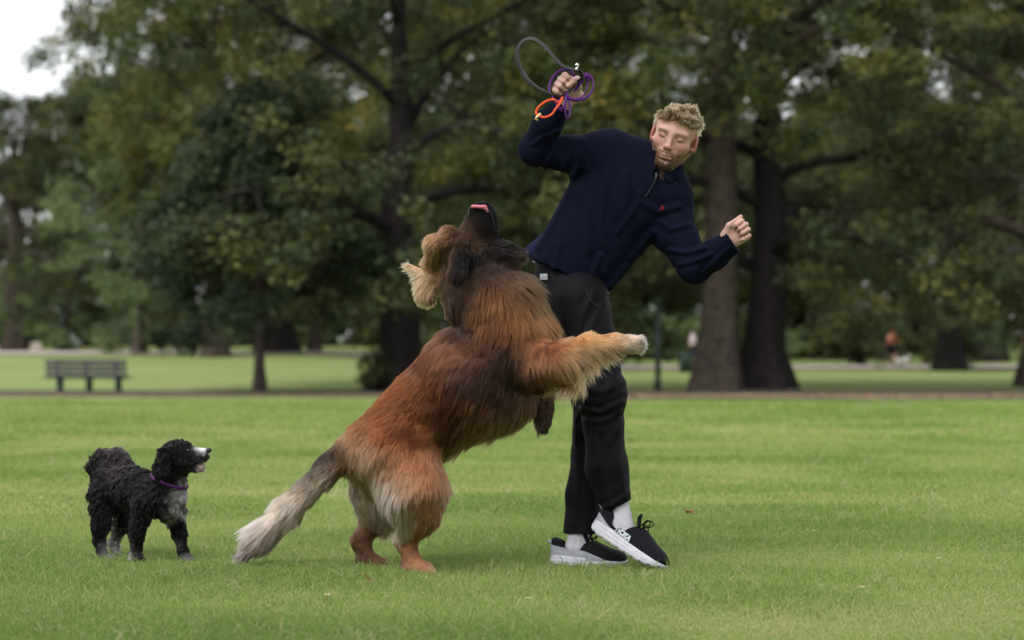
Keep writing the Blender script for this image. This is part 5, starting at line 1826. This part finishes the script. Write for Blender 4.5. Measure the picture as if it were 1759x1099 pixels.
T_sm = [
    (190, 800, 235, 14, .5, 62, 56, 56), (220, 815, 235, 13, .5, 50, 45, 46), (250, 825, 238, 13, .5, 38, 35, 38), (180, 845, 262, 15, .5, 30, 27, 30), (215, 850, 255, 14, .5, 40, 35, 36),
    (245, 860, 258, 14, .5, 30, 28, 31), (270, 840, 255, 13, .5, 28, 26, 30), (235, 890, 262, 14, .5, 24, 22, 25), (200, 880, 262, 14, .5, 26, 24, 26), (160, 860, 262, 14, .5, 26, 24, 26),
    (170, 900, 266, 14, .5, 24, 22, 24), (168, 940, 268, 10, .45, 30, 28, 30), (184, 950, 275, 10, .45, 120, 114, 114, .8), (188, 925, 268, 10, .4, 70, 66, 66, .6), (178, 965, 280, 8, .5, 110, 104, 104),
    (205, 905, 266, 12, .45, 60, 54, 54), (196, 935, 268, 10, .4, 130, 124, 122), (207, 955, 280, 10, .45, 170, 166, 164), (210, 900, 266, 12, .45, 48, 44, 44),
    (240, 905, 266, 12, .45, 24, 22, 25), (233, 940, 268, 10, .45, 26, 24, 27), (236, 962, 285, 8, .5, 60, 56, 58, .6),
    (312, 915, 270, 10, .45, 22, 20, 23), (306, 935, 268, 9, .4, 120, 116, 116, .5), (318, 945, 270, 9, .4, 28, 26, 28), (320, 962, 285, 8, .5, 150, 146, 146, .6),
    (296, 860, 272, 14, .5, 130, 126, 122, .6), (304, 845, 272, 14, .5, 150, 146, 140, .6), (285, 890, 265, 14, .5, 104, 98, 94, .7), (300, 885, 272, 14, .5, 116, 110, 106, .6), (268, 893, 262, 14, .5, 80, 74, 70, .6), (312, 880, 278, 14, .5, 150, 146, 142, .5),
    (275, 870, 258, 14, .5, 28, 26, 28), (318, 872, 285, 12, .5, 40, 38, 40, .5), (312, 830, 275, 12, .45, 140, 134, 128, .5), (300, 828, 268, 12, .45, 40, 37, 38),
    (280, 820, 258, 13, .5, 26, 24, 28), (285, 790, 262, 16, .4, 20, 18, 22), (278, 805, 262, 16, .45, 20, 18, 22), (300, 765, 110, 9, .5, 20, 18, 22), (285, 765, 150, 10, .5, 22, 20, 24), (320, 765, 60, 9, .5, 22, 20, 24),
    (318, 785, 280, 11, .5, 24, 22, 26), (332, 790, 285, 11, .5, 66, 64, 68), (340, 780, 310, 8, .4, 84, 82, 86, .5), (343, 768, 20, 6, .4, 250, 250, 250, .5), (335, 768, 40, 8, .5, 200, 198, 200, .3), (352, 768, 0, 5, .4, 250, 246, 246, .45), (350, 788, 290, 9, .4, 90, 86, 88, .5), (328, 772, 70, 9, .5, 22, 20, 24, .6),
    (352, 785, 300, 6, .3, 40, 38, 42, .6), (345, 803, 300, 6, .35, 190, 160, 158, .5), (332, 806, 285, 8, .35, 60, 54, 58, .6), (355, 800, 300, 5, .3, 170, 146, 146, .5),
    (166, 790, 100, 13, .5, 58, 52, 52), (185, 765, 20, 14, .5, 76, 70, 70), (205, 770, 320, 14, .5, 84, 78, 80), (165, 815, 100, 12, .5, 40, 36, 38), (212, 786, 300, 13, .5, 70, 64, 64), (155, 800, 110, 12, .5, 42, 38, 40),
]
T_sm = [(t[0], t[1], t[2], t[3] * (.72 if t[1] < 880 else .55), t[4] * .8, *t[5:]) for t in T_sm]
pxs, pys = to_px(Vs_)
Fs_ = field(T_sm, pxs, pys, 11.)
dogs = empty("small_dog", tuple(P(245, 966, 8.25) * np.array([1, 1, 0])))
tag(dogs, "curly black dog with white chest and purple collar watching from the lawn", "dog")
obj("body", np_mesh("body", Vs_, Qs_, True, Fs_[:, 4:7] * np.interp(Fs_[:, 4:7].mean(1), [.02, .12, .4], [.16, .35, .6])[:, None]), M_dogskin, dogs)
fur("fur", Vs_, Qs_, Ns_, T_sm, 56000, 7, .0008, dogs, M_fur, 9, clump=.6, ncl=26, gravity=.25, curl=.10, freq=5.5, sig=11., cvar=.3, lenvar=.25, dim=lambda c: np.interp(c.mean(1), [.02, .12, .4], [.18, .45, .8])[:, None])
nz = Solid()
nz.ell(S_(359, 773, -.125), (5 * r, 6 * r, 4.5 * r), None, .01)
Vx, Qx = nz.mesh(.002)
obj("nose", np_mesh("nose", Vx, Qx), mat("wet_black_nose", srgb(18, 17, 20), .25, .5, noise=200), dogs)
tg = Solid()
tg.cone(S_(334, 795, -.10), S_(345, 797, -.105), 3.5 * r, 3 * r, .01, ((0, 0, 1), .5))
Vx, Qx = tg.mesh(.002)
obj("tongue", np_mesh("tongue", Vx, Qx), mat("dark_pink_tongue", srgb(150, 84, 92), .4, .5, noise=60), dogs)
for a, b, dd in ((323, 774, -.118), (336, 771, -.06)):
    e = Solid(); e.ell(S_(a, b, dd), (2.6 * r,) * 3, None, .01)
    Vx, Qx = e.mesh(.0015)
    obj("eye", np_mesh("eye", Vx, Qx), mat("dark_eye", (.012, .009, .008), .08, .6, noise=20), dogs)
# collar
ang = np.linspace(0, 2 * math.pi, 40)
ctr, ax_n = S_(291, 826, -.045), unit(S_(300, 800, -.05) - S_(284, 845, -.04))
ua, ub = frame_of(ax_n)
ring = np.array([ctr + (ua * math.cos(t) + ub * math.sin(t)) * (.0725) - ax_n * .0 for t in ang])
Vx, Fx = strap(ring, ax_n, .011, .004)
collar = obj("collar", np_mesh("collar", Vx, Fx), mat("purple_collar", srgb(66, 18, 78), .6, .3, noise=120, amt=.3), dogs)
b_ = S_(308, 843, -.125)
Vx, Fx = tube(catmull([b_, b_ + [.007, 0, -.008], b_ + [0, 0, -.016], b_ + [-.007, 0, -.008]], 5, True), .0016, 6)
obj("ring", np_mesh("ring", Vx, Fx), M_metal, collar)
